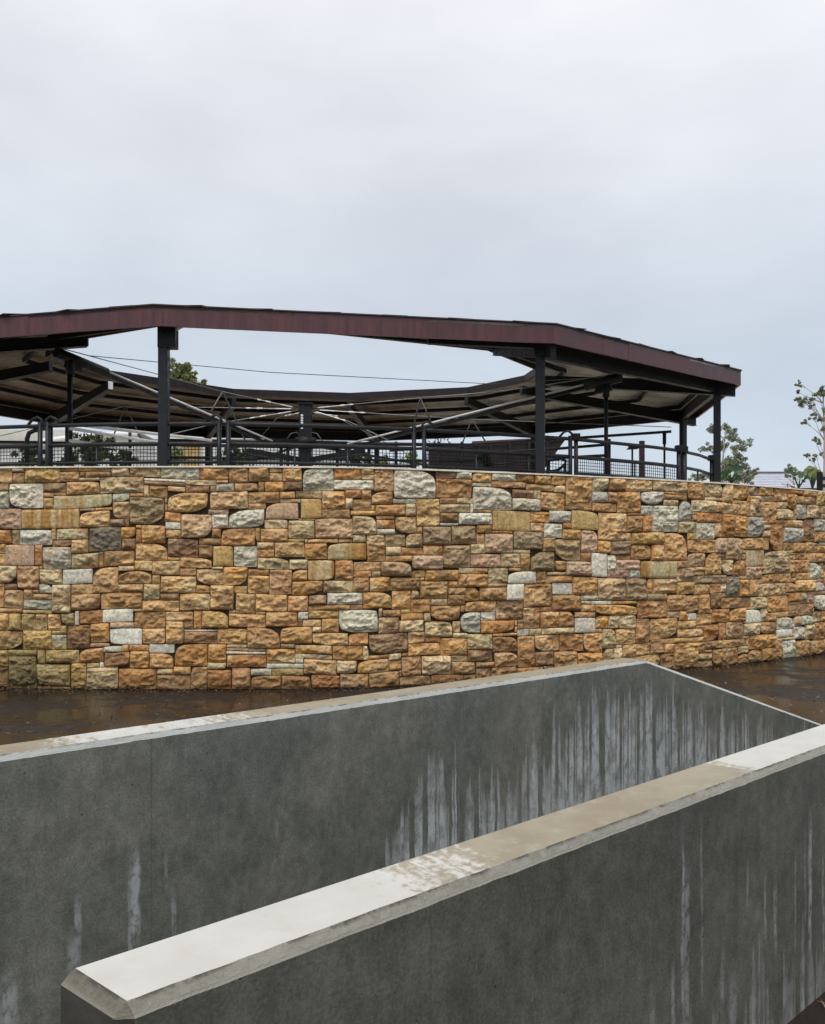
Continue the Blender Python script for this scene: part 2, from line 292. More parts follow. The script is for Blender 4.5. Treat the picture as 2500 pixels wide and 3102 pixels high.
for (cxi, cyi), txt in STONES.items():
    for tok in txt.split():
        code = tok[-1]; a,b,c_,d_ = [float(q)*2.88 for q in tok[:-1].split(',')]
        x0 = cxi*500+a; x1 = cxi*500+c_; y0 = 1400+cyi*350+b; y1 = 1400+cyi*350+d_
        u0, u1 = px2u(x0), px2u(x1); Ym = u2xy((u0+u1)/2)[1]
        v1 = EYE+(HY-y0)/F*Ym; v0 = EYE+(HY-y1)/F*Ym
        if v1 > WALL_H-.06: v1 = WALL_H
        if v0 < .07: v0 = 0
        try_add(int(round(u0/CELL)), int(round(u1/CELL)), int(round(v0/CELL)), int(round(v1/CELL)), code)
def grow(maxg):
    order = list(range(len(stones))); random.shuffle(order)
    for _ in range(maxg):
        for k_ in order:
            s_ = stones[k_]
            for side in range(4):
                i0,i1,j0,j1 = s_[:4]
                if side == 0 and i0 > 0 and (grid[i0-1, j0:j1] < 0).all(): grid[i0-1, j0:j1] = k_; s_[0] -= 1
                elif side == 1 and i1 < NU and (grid[i1, j0:j1] < 0).all(): grid[i1, j0:j1] = k_; s_[1] += 1
                elif side == 2 and j0 > 0 and (grid[i0:i1, j0-1] < 0).all(): grid[i0:i1, j0-1] = k_; s_[2] -= 1
                elif side == 3 and j1 < NV and (grid[i0:i1, j1] < 0).all(): grid[i0:i1, j1] = k_; s_[3] += 1
grow(6)
# fill what is left: lowest free cell first
def fill():
    for j in range(NV):
        i = 0
        while i < NU:
            if grid[i, j] >= 0: i += 1; continue
            e = i
            while e < NU and grid[e, j] < 0 and e-i < 42: e += 1
            run = e-i
            w = run if run <= 14 else min(run, int(rng.triangular(11, 24, 42)))
            if run-w < 5: w = run
            h = int(rng.triangular(4, 11, 22)) if w > 9 else int(rng.triangular(4, 7, 16))
            h = min(h, NV-j)
            while h > 1 and (grid[i:i+w, j:j+h] >= 0).any(): h -= 1
            # leave no thin strip under the cap
            if 0 < NV-(j+h) < 4 and (grid[i:i+w, j:NV] < 0).all(): h = NV-j
            if w >= 3 and h >= 3:
                code = random.choices('oybrcdgpkeGz', [26,22,14,9,9,6,5,3,3,3,1,2])[0]
                if CUR[0,0] is None: pass
                grid[i:i+w, j:j+h] = len(stones); stones.append([i,i+w,j,j+h,code])
            i += w
fill(); grow(4)

def build_wall():
    V = []; Fq = []; C = []; off = 0; SMO = []
    inframe = (px2u(-120), px2u(2650))
    for k_, (i0,i1,j0,j1,code) in enumerate(stones):
        u0,u1,v0,v1 = i0*CELL, i1*CELL, j0*CELL, j1*CELL
        w = u1-u0; h = v1-v0
        res = .0088 if inframe[0] < (u0+u1)/2 < inframe[1] else .03
        nu = max(5, int(w/res)); nv = max(5, int(h/res))
        # denser towards the edges
        def par(n):
            t = np.linspace(0,1,n+1); t = .5-.5*np.sign(1-2*t)*np.abs(1-2*t)**.72; return np.concatenate([[0],t,[1]])
        S, T = np.meshgrid(par(nu), par(nv), indexing='ij')
        flat = code in 'wszq'
        g = .0020 + random.random()*.0018
        # corner pull: a few corners are broken away
        pu = np.zeros_like(S); pv = np.zeros_like(S)
        for (a, b) in ((0,0),(1,0),(0,1),(1,1)):
            big = random.random() < (.09 if min(w,h) > .14 else .04)
            m = min(w,h)*(random.uniform(.10,.28) if big else random.uniform(.0,.035))
            wgt = ((S if a else 1-S)**(4 if big else 9))*((T if b else 1-T)**(4 if big else 9))
            pu += wgt*m*(-1 if a else 1); pv += wgt*m*(-1 if b else 1)*random.uniform(.6,1)
        U = u0+g+S*(w-2*g)+pu; Vv = v0+g+T*(h-2*g)+pv
        # edges wander slightly, and the joints lean a little
        U = U + (vnoise(U*0+3.1, Vv*9, U*0+k_, 5)-.5)*.006*(np.abs(2*S-1)**3) + (vnoise(U*.9, Vv*1.3, U*0, 77)-.5)*.03
        Vv = Vv + (vnoise(U*7, Vv*0+1.7, U*0+k_, 6)-.5)*.006*(np.abs(2*T-1)**3) + (vnoise(U*1.1, Vv*.9, U*0+9, 78)-.5)*.05*(np.clip(Vv/.15,0,1)*np.clip((WALL_H-Vv)/.15,0,1))
        dS = np.minimum(S,1-S)*w; dT = np.minimum(T,1-T)*h
        de = np.minimum(dS, dT)
        e = np.clip(de/.03, 0, 1)**.6*.62 + np.clip(de/.09,0,1)*.30 + .08
        B = random.uniform(.015,.03) if flat else random.uniform(.02,.055)
        size = min(1.0, min(w,h)/.18)
        B *= .45+.55*size
        base = random.uniform(-.006,.010)
        z0 = k_*3.7
        n1 = fbm(U*5, Vv*8, U*0+z0, 4, 3); n2 = fbm(U*20, Vv*26, U*0+z0, 3, 4)
        rid = 1-np.abs(2*fbm(U*6+11, Vv*10, U*0+z0, 3, 8)-1)
        D = base + e*B*(.55+.45*random.random())
        if not flat:
            r2 = 1-np.abs(2*fbm(U*17+5, Vv*24, U*0+z0, 3, 9)-1)
            D = D + e*((n1-.5)*.085+ (n2-.5)*.035 + (rid-.8)*.075 + (r2-.8)*.034)*(.5+.5*size)
            # pitched face: chips broken off along random planes
            for _ in range(random.choice((1,2,2,3))):
                an = random.uniform(0, 2*math.pi)
                if random.random() < .5: an = -math.pi/2+random.uniform(-.5,.5)
                d = (S-.5)*math.cos(an)*w/max(w,h)+(T-.5)*math.sin(an)*h/max(w,h)
                D = D - np.clip(d-random.uniform(.05,.3)+(n1-.5)*.35, 0, 1)*random.uniform(.08,.26)*max(w,h)*.9
        else:
            D = D + e*((n1-.5)*.018+(n2-.5)*.008)
        D = np.maximum(D, -.006)
        D[0,:] = -.045; D[-1,:] = -.045; D[:,0] = -.045; D[:,-1] = -.045
        # stone colours: iron bands, patches, drill streaks; dark brown patches also paint in shading
        col = np.array(PAL[code])*random.uniform(.82,1.14)
        col = col*np.array([random.uniform(.94,1.04), 1, random.uniform(.82,1.08) if code in 'oybrdm' else random.uniform(.9,1.0)])
        ang = random.uniform(-.35,.35)
        band = fbm((U*math.cos(ang)+Vv*math.sin(ang))*2.2, (Vv*math.cos(ang)-U*math.sin(ang))*22+n1*3, U*0+z0, 3, 12)
        patch = fbm(U*4.5, Vv*5.5, U*0+z0+50, 4, 15)
        cc = np.ones(S.shape+(3,))*col
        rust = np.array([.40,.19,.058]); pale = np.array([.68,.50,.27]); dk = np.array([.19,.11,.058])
        def blend(cc, m, c): return cc*(1-m[...,None])+c*m[...,None]
        ss = lambda x,a,b: (lambda t: t*t*(3-2*t))(np.clip((x-a)/(b-a),0,1))
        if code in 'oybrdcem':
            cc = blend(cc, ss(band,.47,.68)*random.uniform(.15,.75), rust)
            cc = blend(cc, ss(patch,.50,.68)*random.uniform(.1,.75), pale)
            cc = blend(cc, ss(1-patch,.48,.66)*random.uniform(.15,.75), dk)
        elif code in 'gGwKk':
            cc = blend(cc, ss(patch,.5,.7)*random.uniform(.0,.4), np.array([.50,.36,.17]) if code in 'gGw' else rust)
            cc = blend(cc, ss(1-band,.5,.75)*random.uniform(.1,.35), cc.mean((0,1))*.55)
        elif code == 'p':
            cc = blend(cc, ss(patch,.5,.75)*.5, np.array([.58,.42,.27]))
            cc = blend(cc, ss(1-patch,.5,.75)*.5, np.array([.38,.21,.14]))
        if code in 'szq':
            st = fbm(U*16, Vv*1.2, U*0+z0, 3, 21); pp = fbm(U*3.2, Vv*.6, U*0+z0, 2, 22)
            tgt = {'s': np.array([.42,.22,.055]), 'z': np.array([.58,.40,.16]), 'q': np.array([.55,.36,.24])}[code]
            cc = blend(cc, np.clip(ss(pp,.42,.62)*.8*(.35+ss(st,.3,.65)),0,1), tgt)
            cc = blend(cc, ss(st,.58,.75)*.5, tgt*.55)
        # darker foot along the garden bed and green algae low at the left
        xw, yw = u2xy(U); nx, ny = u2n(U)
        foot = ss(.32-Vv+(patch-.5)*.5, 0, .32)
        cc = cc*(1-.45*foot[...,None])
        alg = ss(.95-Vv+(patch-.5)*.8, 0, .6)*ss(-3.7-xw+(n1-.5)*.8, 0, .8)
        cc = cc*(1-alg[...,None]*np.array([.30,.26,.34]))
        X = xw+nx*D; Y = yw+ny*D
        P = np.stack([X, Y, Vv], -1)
        P[...,2] = np.minimum(P[...,2], WALL_H-.002)
        a_, b_ = S.shape
        idx = np.arange(a_*b_).reshape(a_, b_)+off
        fl = np.ones((a_-1,b_-1), bool); fl[0,:] = fl[-1,:] = fl[:,0] = fl[:,-1] = False; SMO.append(fl.ravel())
        q = np.stack([idx[:-1,:-1], idx[1:,:-1], idx[1:,1:], idx[:-1,1:]], -1).reshape(-1,4)
        V.append(P.reshape(-1,3)); Fq.append(q); C.append(cc.reshape(-1,3)); off += a_*b_
    # dark mortar body behind the joints
    us = np.arange(0, ULEN, .25); us = np.append(us, ULEN)
    xw, yw = u2xy(us); nx, ny = u2n(us)
    rows = []
    for (d, z) in ((-.014,-.3),(-.014,WALL_H),(-.45,WALL_H),(-.45,-.3)):
        rows.append(np.stack([xw+nx*d, yw+ny*d, np.full_like(us, z)], -1))
    J = np.concatenate(rows); n = len(us); q2 = []
    for r_ in range(4):
        for i in range(n-1):
            a = r_*n+i; b = ((r_+1)%4)*n+i
            q2.append((a+off, a+1+off, b+1+off, b+off))
    nst = sum(len(q) for q in Fq)
    V.append(J); C.append(np.full((len(J),3), .04)); Fq.append(np.array(q2)); off += len(J)
    # thin irregular mortar cap
    us = np.arange(0, ULEN, .06); xw, yw = u2xy(us); nx, ny = u2n(us); n = len(us)
    wob = fbm(us*2.5, us*0, us*0, 4, 31); wob2 = fbm(us*3.5, us*0+4, us*0, 4, 32)
    rows = []
    zt = WALL_H+.010+wob*.014
    for (d, z) in ((.018+wob2*.03, WALL_H-.006-0*us), (.014+wob2*.03, zt-.004), (-.02+0*us, zt), (-.47+0*us, zt), (-.47+0*us, WALL_H-.012-0*us)):
        rows.append(np.stack([xw+nx*d, yw+ny*d, z], -1))
    J = np.concatenate(rows); q3 = []
    for r_ in range(5):
        for i in range(n-1):
            a = r_*n+i; b = ((r_+1)%5)*n+i
            q3.append((a+off, a+1+off, b+1+off, b+off))
    V.append(J); C.append(np.full((len(J),3), .5)); Fq.append(np.array(q3))
    V = np.concatenate(V); C = np.concatenate(C); FF = np.concatenate(Fq)
    me = bpy.data.meshes.new('stone_wall')
    me.vertices.add(len(V)); me.vertices.foreach_set('co', V.astype(np.float32).ravel())
    me.loops.add(len(FF)*4); me.loops.foreach_set('vertex_index', FF.astype(np.int32).ravel())
    me.polygons.add(len(FF)); me.polygons.foreach_set('loop_start', np.arange(0, len(FF)*4, 4, dtype=np.int32))
    me.update(calc_edges=True); me.validate()
    for m in ('stone','joint','capping'): me.materials.append(M[m])
    mi = np.zeros(len(FF), np.int32); mi[nst:] = 1; mi[nst+len(q2):] = 2
    me.polygons.foreach_set('material_index', mi)
    sm = np.zeros(len(FF), bool); sm[:nst] = np.concatenate(SMO); me.polygons.foreach_set('use_smooth', sm)
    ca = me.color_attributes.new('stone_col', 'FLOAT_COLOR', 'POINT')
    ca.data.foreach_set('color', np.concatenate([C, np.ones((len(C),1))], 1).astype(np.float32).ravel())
    o = bpy.data.objects.new('stone_wall', me); COL.objects.link(o)
    print('stones', len(stones), 'verts', len(V))
    tag(o, 'curved tall retaining wall of rough golden sandstone blocks under the open pavilion', 'wall')
    return o
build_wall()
# ------------------------------------------------------------ concrete walls
DX = Vector((.7587,.6514,0)); DN = Vector((-.6514,.7587,0))
WANG = math.atan2(.6514,.7587)
OB = Vector((-1.46,2.803,0)) - DX*2.5; OF = Vector((-.453,1.2556,0)) - DN*.022 - DX*.022
LB = 9.7; LF = 9.0; ZT = .90; CH = .022; WW = .20
def face_local(px, py, O):
    # where the view ray through a photo pixel meets the wall's front face, as (along, height)
    k = (px-CX)/F
    t = (k*O.y-O.x)/(DX.x-k*DX.y)
    Y = O.y+DX.y*t
    return t, EYE+(HY-py)/F*Y
def env(pts, O, L):
    q = sorted(face_local(x, y, O) for x, y in pts)
    return [(min(.9999,max(0,t/L)), max(0,(z+.4)/1.4)) for t, z in q]

def concrete(name, tops, L, thin, dark, dark2, pale, palestr, runs, O):
    k = N(name); o = k.obj(); u, y_, z = k.sep(o)
    un = k.math('DIVIDE', u, L)
    h = k.math('SUBTRACT', k.math('MULTIPLY', k.ramp(un, tops), 1.4), .4)
    f1 = k.noise(w=u, scale=6.5, detail=3, rough=.7); f2 = k.noise(w=k.math('ADD', u, 31.0), scale=17, detail=3, rough=.65)
    wig = k.noise(k.mapv(o, (1,1,.45)), 16, 3, .6)
    uw = k.math('ADD', u, k.math('MULTIPLY', k.math('SUBTRACT', wig, .5), .03))
    f3 = k.noise(w=uw, scale=15, detail=3, rough=.6)
    top = k.math('ADD', h, k.math('MULTIPLY', k.math('SUBTRACT', f1, .55), thin))
    top = k.math('ADD', top, k.math('MULTIPLY', k.math('SUBTRACT', f2, .55), thin*.75))
    fine = k.noise(k.mapv(o, (1,1,.35)), 60, 5, .7)
    d = k.math('SUBTRACT', top, z)
    d = k.math('ADD', d, k.math('MULTIPLY', k.math('SUBTRACT', fine, .5), .10))
    m = k.math('ADD', k.math('MULTIPLY', k.step(d, -.01, .05), .45), k.math('MULTIPLY', k.step(d, .05, .30), .55))
    drip = k.step(f3, .42, .50)           # dark wet runs between the dry fingers
    m = k.math('MULTIPLY', m, drip)
    # lower down the dry patches join up
    m = k.math('MAXIMUM', m, k.math('MULTIPLY', k.step(d, .30, .60), .7))
    blot = k.noise(k.mapv(o, (1,1,.6)), 13, 7, .75)
    m = k.math('MULTIPLY', m, k.step(blot, .36, .56, .30, 1.0))
    m = k.math('MULTIPLY', m, k.step(fine, .3, .5, .6, 1.0))
    m = k.math('MULTIPLY', m, palestr)
    wob = k.noise(k.mapv(o, (1,1,.5)), 9, 3, .6); ur = k.math('ADD', u, k.math('MULTIPLY', k.math('SUBTRACT', wob, .5), .035))
    brk = k.step(k.noise(k.mapv(o, (1,1,.6)), 30, 5, .7), .36, .56)
    rm = 0.0
    for px, y0, y1, hw, s_ in runs:
        t0, z1 = face_local(px, y0, O); z0 = face_local(px, y1, O)[1]
        a_ = k.step(k.math('ABSOLUTE', k.math('SUBTRACT', ur, t0)), hw*.5, hw*1.5, 1, 0)
        b_ = k.math('MULTIPLY', k.step(z, z0-.03, z0+.08), k.step(z, z1-.10, z1+.03, 1, 0))
        rm = k.math('MAXIMUM', k.math('MULTIPLY', k.math('MULTIPLY', a_, b_), s_), rm)
    m = k.math('MAXIMUM', m, k.math('MULTIPLY', rm, brk))
    big = k.noise(o, 1.6, 6, .65); mid = k.noise(k.mapv(o, (1,1,.7)), 7, 8, .72); gr = k.noise(o, 120, 4, .7)
    c = k.mix(k.step(big, .38, .64), dark, dark2)
    c = k.mix(.8, c, k.ramp(mid, [(.28,.62),(.5,1.0),(.72,1.42)]), 'MULTIPLY')
    c = k.mix(.75, c, k.ramp(gr, [(.3,.6),(.5,1.0),(.7,1.5)]), 'MULTIPLY')
    sk = k.noise(k.mapv(o, (1,1,.8)), 21, 7, .8); c = k.mix(.65, c, k.ramp(sk, [(.3,.6),(.5,1.0),(.7,1.5)]), 'MULTIPLY')
    fl = k.noise(k.mapv(o, (1,1,.6)), 48, 2, .5); c = k.mix(k.step(fl, .70, .80, 0, .5), c, (.26,.27,.26)); fl2 = k.noise(k.mapv(o, (1,1,.5)), 39, 2, .5); c = k.mix(k.step(fl2, .70, .80, 0, .6), c, (.035,.037,.034))
    # old faint runs
    run = k.noise(k.mapv(o, (14,14,.55)), 1, 4, .7)
    c = k.mix(k.step(run, .56, .78, 0, .3), c, (.15,.153,.15))
    c = k.mix(k.step(k.noise(k.mapv(o,(9,9,.5)), 1.3, 4, .7), .58, .75, 0, .45), c, (.052,.054,.050))
    pc = k.mix(k.step(blot, .35, .7), pale, tuple(q*1.28 for q in pale))
    c = k.mix(m, c, pc)
    # pinholes left by the casting
    vo = k.n('ShaderNodeTexVoronoi'); k.l(o, vo.inputs['Vector']); vo.inputs['Scale'].default_value = 22
    ph = k.step(vo.outputs['Distance'], .05, .10)
    c = k.mix(k.math('MULTIPLY', k.math('SUBTRACT', 1.0, ph), k.step(k.noise(o, 6), .5, .6)), c, (.03,.03,.03))
    # sheet joints of the formwork, faint
    jn = k.math('ABSOLUTE', k.math('SUBTRACT', k.math('FRACT', k.math('DIVIDE', k.math('ADD', u, .55), 2.4)), .5))
    c = k.mix(k.step(jn, .0, .0022, .35, 0), c, (.05,.05,.048))
    k.bump(k.math('ADD', k.math('ADD', k.math('MULTIPLY', mid, .5), k.math('MULTIPLY', gr, .35)), k.math('MULTIPLY', ph, .5)), .35, .006)
    rough = k.mix(m, k.ramp(mid, [(.3,.38),(.7,.62)]), (.8,.8,.8))
    return k.fin(c, rough, .35)

def wet_top(name, wet, L):
    # wet: 0..1 envelope of how wet the top is along the wall
    k = N(name); o = k.obj(); u, y_, z = k.sep(o)
    e = k.ramp(k.math('DIVIDE', u, L), wet)
    n1 = k.noise(k.mapv(o, (1,.22,1)), 30, 6, .75); n2 = k.noise(o, 48, 3, .6); n3 = k.noise(o, 5, 4, .6)
    v = k.math('ADD', k.math('ADD', e, k.math('MULTIPLY', k.math('SUBTRACT', n1, .5), 1.3)), k.math('MULTIPLY', k.math('SUBTRACT', n2, .5), .9))
    m = k.step(v, .33, .67)
    tan = k.mix(k.step(n3, .35, .65), (.235,.20,.135), (.29,.255,.18))
    dry = k.mix(k.step(n3, .3, .7), (.42,.41,.37), (.47,.46,.42))
    dry = k.mix(k.step(k.noise(o, 11, 6, .7), .5, .75, 0, .35), dry, (.36,.34,.29))
    tan = k.mix(k.step(k.noise(o, 16, 6, .75), .5, .72, 0, .6), tan, (.36,.33,.26))
    sp = k.noise(o, 260, 2); dry = k.mix(k.step(sp, .62, .75, 0, .25), dry, (.3,.3,.28))
    c = k.mix(m, dry, tan)
    k.bump(k.noise(o, 140, 4, .7), .12, .003)
    r = k.mix(m, (.8,.8,.8), (.32,.32,.32))
    return k.fin(c, r, .35)

def chamfer(name, c1, c2):
    k = N(name); o = k.obj()
    a = k.noise(o, 31, 8, .8); b = k.noise(o, 120, 5, .75); c3 = k.noise(o, 2.3, 5, .6)
    c = k.mix(k.step(a, .35, .65), c1, c2)
    c = k.mix(k.step(b, .60, .72, 0, .7), c, (.07,.065,.055))
    c = k.mix(k.step(c3, .40, .65, 0, .6), c, tuple(q*1.2 for q in c2))
    z = k.sep(o)[2]; zz = k.math('ADD', z, k.math('MULTIPLY', k.math('SUBTRACT', a, .5), .02))
    edge = k.math('MULTIPLY', k.step(zz, ZT-.009, ZT-.002), k.step(k.noise(o, 17, 4, .7), .42, .58))
    c = k.mix(k.math('MULTIPLY', edge, .85), c, (.055,.048,.038))
    low = k.math('MULTIPLY', k.step(zz, ZT-CH+.001, ZT-CH+.007, 1, 0), .5); c = k.mix(low, c, tuple(q*1.5 for q in c2))
    k.bump(k.math('ADD', a, k.math('MULTIPLY', b, .6)), .8, .008)
    return k.fin(c, .7, .3)

def concrete_wall(name, O, L, prof, mats, endcap, chips):
    # lofted along the wall so that the cast edges can be slightly uneven
    st = 0.02
    us = list(np.arange(0, L+1e-6, st))
    xs = [0.0]+[u for u in us if u >= CH-1e-6]
    xs = sorted(set([round(x,4) for x in xs]+[round(CH,4)]))
    V = []; Fq = []; mi = []
    n = 8
    for x in xs:
        zt = prof(x)
        e = x < CH-1e-6 and endcap
        w1 = (vnoise(np.array(x*9.), np.array(1.), np.array(O.x), 41)-.5)*.002+(vnoise(np.array(x*45.), np.array(2.), np.array(O.x), 42)-.5)*.003
        w2 = (vnoise(np.array(x*11.), np.array(5.), np.array(O.x), 43)-.5)*.002+(vnoise(np.array(x*50.), np.array(6.), np.array(O.x), 44)-.5)*.003
        chip = max(0, float(vnoise(np.array(x*14.), np.array(9.), np.array(O.x), 45))-.90)*.03*chips
        w1 = float(w1); w2 = float(w2)
        zb = -.5
        if e:
            pts = [(CH,zb),(CH,zt-CH-.002),(CH,zt-CH),(CH+.001,zt-CH),(WW-CH-.001,zt-CH),(WW-CH,zt-CH),(WW-CH,zt-CH-.002),(WW-CH,zb)]
        else:
            pts = [(0,zb),(0,zt-CH+w1-chip),(.004,zt-CH+.006+w1-chip*.5),(CH+w2,zt-.002),(WW-CH,zt-.002),(WW-.004,zt-CH+.006),(WW,zt-CH),(WW,zb)]
        V += [(x-(.20*(y-CH)*max(0, 1-x/.3) if endcap else 0), y, max(z, zb)) for y, z in pts]
    for i in range(len(xs)-1):
        for j in range(n-1):
            a = i*n+j; Fq.append((a, a+n, a+n+1, a+1))
            endstrip = endcap and i == 0
            if endstrip: mi.append(3 if j in (0,6) else 4)
            elif j in (0,6): mi.append(0)
            elif j == 3 and not endstrip: mi.append(1)
            else: mi.append(2)
    Fq.append(tuple(range(n))); mi.append(3 if endcap else 0)
    Fq.append(tuple((len(xs)-1)*n+j for j in range(n))[::-1]); mi.append(0)
    me = bpy.data.meshes.new(name); me.from_pydata(V, [], Fq); me.update()
    for m in mats: me.materials.append(m)
    me.polygons.foreach_set('material_index', mi)
    bm = bmesh.new(); bm.from_mesh(me); bmesh.ops.recalc_face_normals(bm, faces=bm.faces); bm.to_mesh(me); bm.free()
    o = bpy.data.objects.new(name, me); COL.objects.link(o)
    o.location = O; o.rotation_euler = (0,0,WANG)
    return o
envB = env([(-400,3300),(1000,3000),(1100,2800),(1190,2500),(1250,2340),(1320,2270),(1400,2340),(1520,2330),(1600,2260),(1700,2190),(1780,2110),(1880,2085),(2000,2080),(2080,2130),(2160,2150),(2240,2170),(2330,2190),(2420,2200)], OB, LB)
envF = env([(380,3700),(1300,3500),(1850,3250),(2060,3080),(2250,2960),(2350,2880),(2440,2800),(2480,2760),(2560,2700),(2700,2650)], OF, LF)
runB = [(410,2570,2860,.016,.8),(398,2600,3000,.010,.5),(235,2700,2900,.014,.55),(222,2820,2960,.022,.5),(526,2700,2850,.010,.45),(505,2560,2700,.007,.3),(838,2490,2545,.010,.9),(30,2930,3150,.022,.55),(15,3000,3150,.03,.35),(560,2240,2300,.004,.3),(1218,2440,2620,.012,.8),(1180,2560,2640,.008,.4)]
runF = [(2070,2540,3100,.007,.75),(2082,2620,3200,.012,.6),(2126,2480,3050,.006,.35),(2265,2600,2760,.007,.45),(2320,2640,2860,.007,.6),(2350,2650,2900,.010,.6),(2410,2560,2900,.006,.4),(2455,2450,2900,.012,.8),(2440,2500,2800,.006,.5),(2495,2560,2950,.008,.5),(2040,2900,3150,.010,.6),(1975,2990,3150,.012,.5),(2190,2860,3150,.010,.5),(2220,2930,3150,.02,.5),(1000,2885,2950,.028,.35),(720,3000,3060,.02,.25)]
mB = concrete('stained_grey_concrete', envB, LB, .75, (.118,.126,.107), (.160,.157,.134), (.36,.38,.38), 1.0, runB, OB)
mF = concrete('stained_brown_grey_concrete', envF, LF, .9, (.082,.082,.068), (.112,.109,.090), (.27,.275,.265), .8, runF, OF)
def wenv(pts, O, L):
    out = []
    for px, v in pts:
        k = (px-CX)/F; q = O+DN*.1
        t = (k*q.y-q.x)/(DX.x-k*DX.y); out.append((min(.999,max(0,t/L)), v))
    return sorted(out)
tB = wet_top('wet_concrete_top', wenv([(-600,.9),(60,.9),(130,.7),(220,.42),(350,.25),(480,.42),(560,.32),(700,.55),(820,.75),(1000,.95),(1300,1.0),(2400,1.0)], OB, LB), LB)
tF = wet_top('half_dried_concrete_top', wenv([(150,-.6),(950,-.4),(1080,.05),(1180,.30),(1260,.62),(1330,.50),(1420,.55),(1540,.95),(1700,1.0),(2150,1.1),(2195,.75),(2260,.0),(2350,-.6),(2500,-.6)], OF, LF), LF)
cB = chamfer('pale_chamfer', (.275,.28,.26), (.35,.355,.335)); cF = chamfer('worn_chamfer', (.165,.155,.125), (.25,.24,.20))
xa = 6.544
def profB(x): return ZT if x < xa else max(-.05, ZT-(x-xa)*(.855/2.94))
wb = concrete_wall('concrete_wall', OB, LB, profB, (mB, tB, cB), False, .6)
tag(wb, 'grey concrete wall behind, with pale drip streaks and a top sloping down at its right end', 'concrete wall')
wf = concrete_wall('concrete_wall', OF, LF, lambda x: ZT, (mF, tF, cF, simple('damp_brown_concrete', (.040,.036,.029), (.062,.057,.046), 9, .6, .3, bump=.5, bscale=60), chamfer('dark_worn_chamfer', (.105,.095,.072), (.175,.16,.125))), True, 1.0)
tag(wf, 'nearest concrete wall, with a squared left end and a half dried pale and tan top', 'concrete wall')

# ------------------------------------------------------------ ground
k = N('wet_soil'); o = k.obj()
a = k.noise(o, .9, 5, .6); b = k.noise(o, 9, 7, .7); c3 = k.noise(o, 55, 5, .7)
col = k.mix(k.step(b, .3, .7), (.0145,.0118,.0098), (.030,.0245,.020))
col = k.mix(k.step(c3, .6, .75, 0, .5), col, (.06,.042,.028))
pud = k.step(a, .44, .54)
col = k.mix(k.math('MULTIPLY', pud, .55), col, (.022,.015,.010))
rip = k.noise(k.mapv(o, (1,1,1)), 7, 4, .6)
hh = k.math('ADD', k.math('MULTIPLY', k.math('ADD', k.math('MULTIPLY', b, .8), k.math('MULTIPLY', c3, .3)), k.math('SUBTRACT', 1.15, pud)), k.math('MULTIPLY', rip, .05))
k.bump(hh, .5, .02)
rr = k.mix(pud, (.55,.55,.55), (.16,.16,.16))
M['soil'] = k.fin(col, rr, .22)
M['path'] = simple('wet_concrete_path', (.07,.07,.065), (.11,.11,.10), 3, .45, .4, bump=.3)
def ab(a, b, z): p = OB+DX*a+DN*b; return (p.x, p.y, z)
b0 = (OF-OB).dot(DN)+.1; b1 = .1; BIG = 420
g = MB(); a0, a1 = -9.0, 9.62
g.add([ab(-BIG,b1,0), ab(BIG,b1,0), ab(BIG,BIG,0), ab(-BIG,BIG,0)], [(0,1,2,3)])
g.add([ab(-BIG,-BIG,0), ab(BIG,-BIG,0), ab(BIG,b0,0), ab(-BIG,b0,0)], [(0,1,2,3)])
g.add([ab(a1,b0,0), ab(BIG,b0,0), ab(BIG,b1,0), ab(a1,b1,0)], [(0,1,2,3)])
g.add([ab(-BIG,b0,0), ab(a0,b0,0), ab(a0,b1,0), ab(-BIG,b1,0)], [(0,1,2,3)])
setting(g.build('ground', M['soil']))
p = MB(); zf = -.30
p.add([ab(a0,b0,zf), ab(a1,b0,zf), ab(a1,b1,zf), ab(a0,b1,zf)], [(0,1,2,3)])
p.add([ab(a1,b0,zf), ab(a1,b1,zf), ab(a1,b1,0), ab(a1,b0,0)], [(0,1,2,3)])
p.add([ab(a0,b0,zf), ab(a0,b1,zf), ab(a0,b1,0), ab(a0,b0,0)], [(0,1,2,3)])
setting(p.build('path', M['path']))
# raised yard behind the stone wall
y = MB(); us = np.arange(0, ULEN, .5); xw, yw = u2xy(us); nx, ny = u2n(us)
rim = [(float(a_-c_*.3), float(b_-d_*.3), 2.58) for a_, b_, c_, d_ in zip(xw, yw, nx, ny)]
back = [(160,60,2.58),(160,260,2.58),(-160,260,2.58),(-160,40,2.58)]
pts = rim+back
y.add(pts, [tuple(range(len(pts)))])
M['yard'] = simple('yard_sand', (.40,.35,.27), (.50,.44,.35), 4, .9, .2, bump=.4)
setting(y.build('yard_ground', M['yard']))

# leaf litter: swept against the wall foot and scattered over the bed
lit = MB()
def leaf(mb, p, L_, w_, yaw, tilt, roll, curl=.2):
    m = Matrix.Rotation(yaw,3,'Z') @ Matrix.Rotation(tilt,3,'Y') @ Matrix.Rotation(roll,3,'X')
    q = [(-L_/2,0,0),(-L_*.1,w_/2,L_*curl*.3),(L_/2,0,L_*curl),(-L_*.1,-w_/2,L_*curl*.3)]
    mb.add([Vector(p)+m@Vector(v) for v in q], [(0,1,2),(0,2,3)])
for i in range(5200):
    u_ = random.uniform(2.5, ULEN-3); x_, y_ = u2xy(u_); nx, ny = u2n(u_)
    d = .03+abs(random.gauss(0, .13)); h_ = max(0, .055-d*.25)*random.random()
    leaf(lit, (x_+nx*d, y_+ny*d, .004+h_), random.uniform(.012,.045), random.uniform(.005,.014), random.uniform(0,6.3), random.uniform(-.6,.6), random.uniform(-.6,.6))
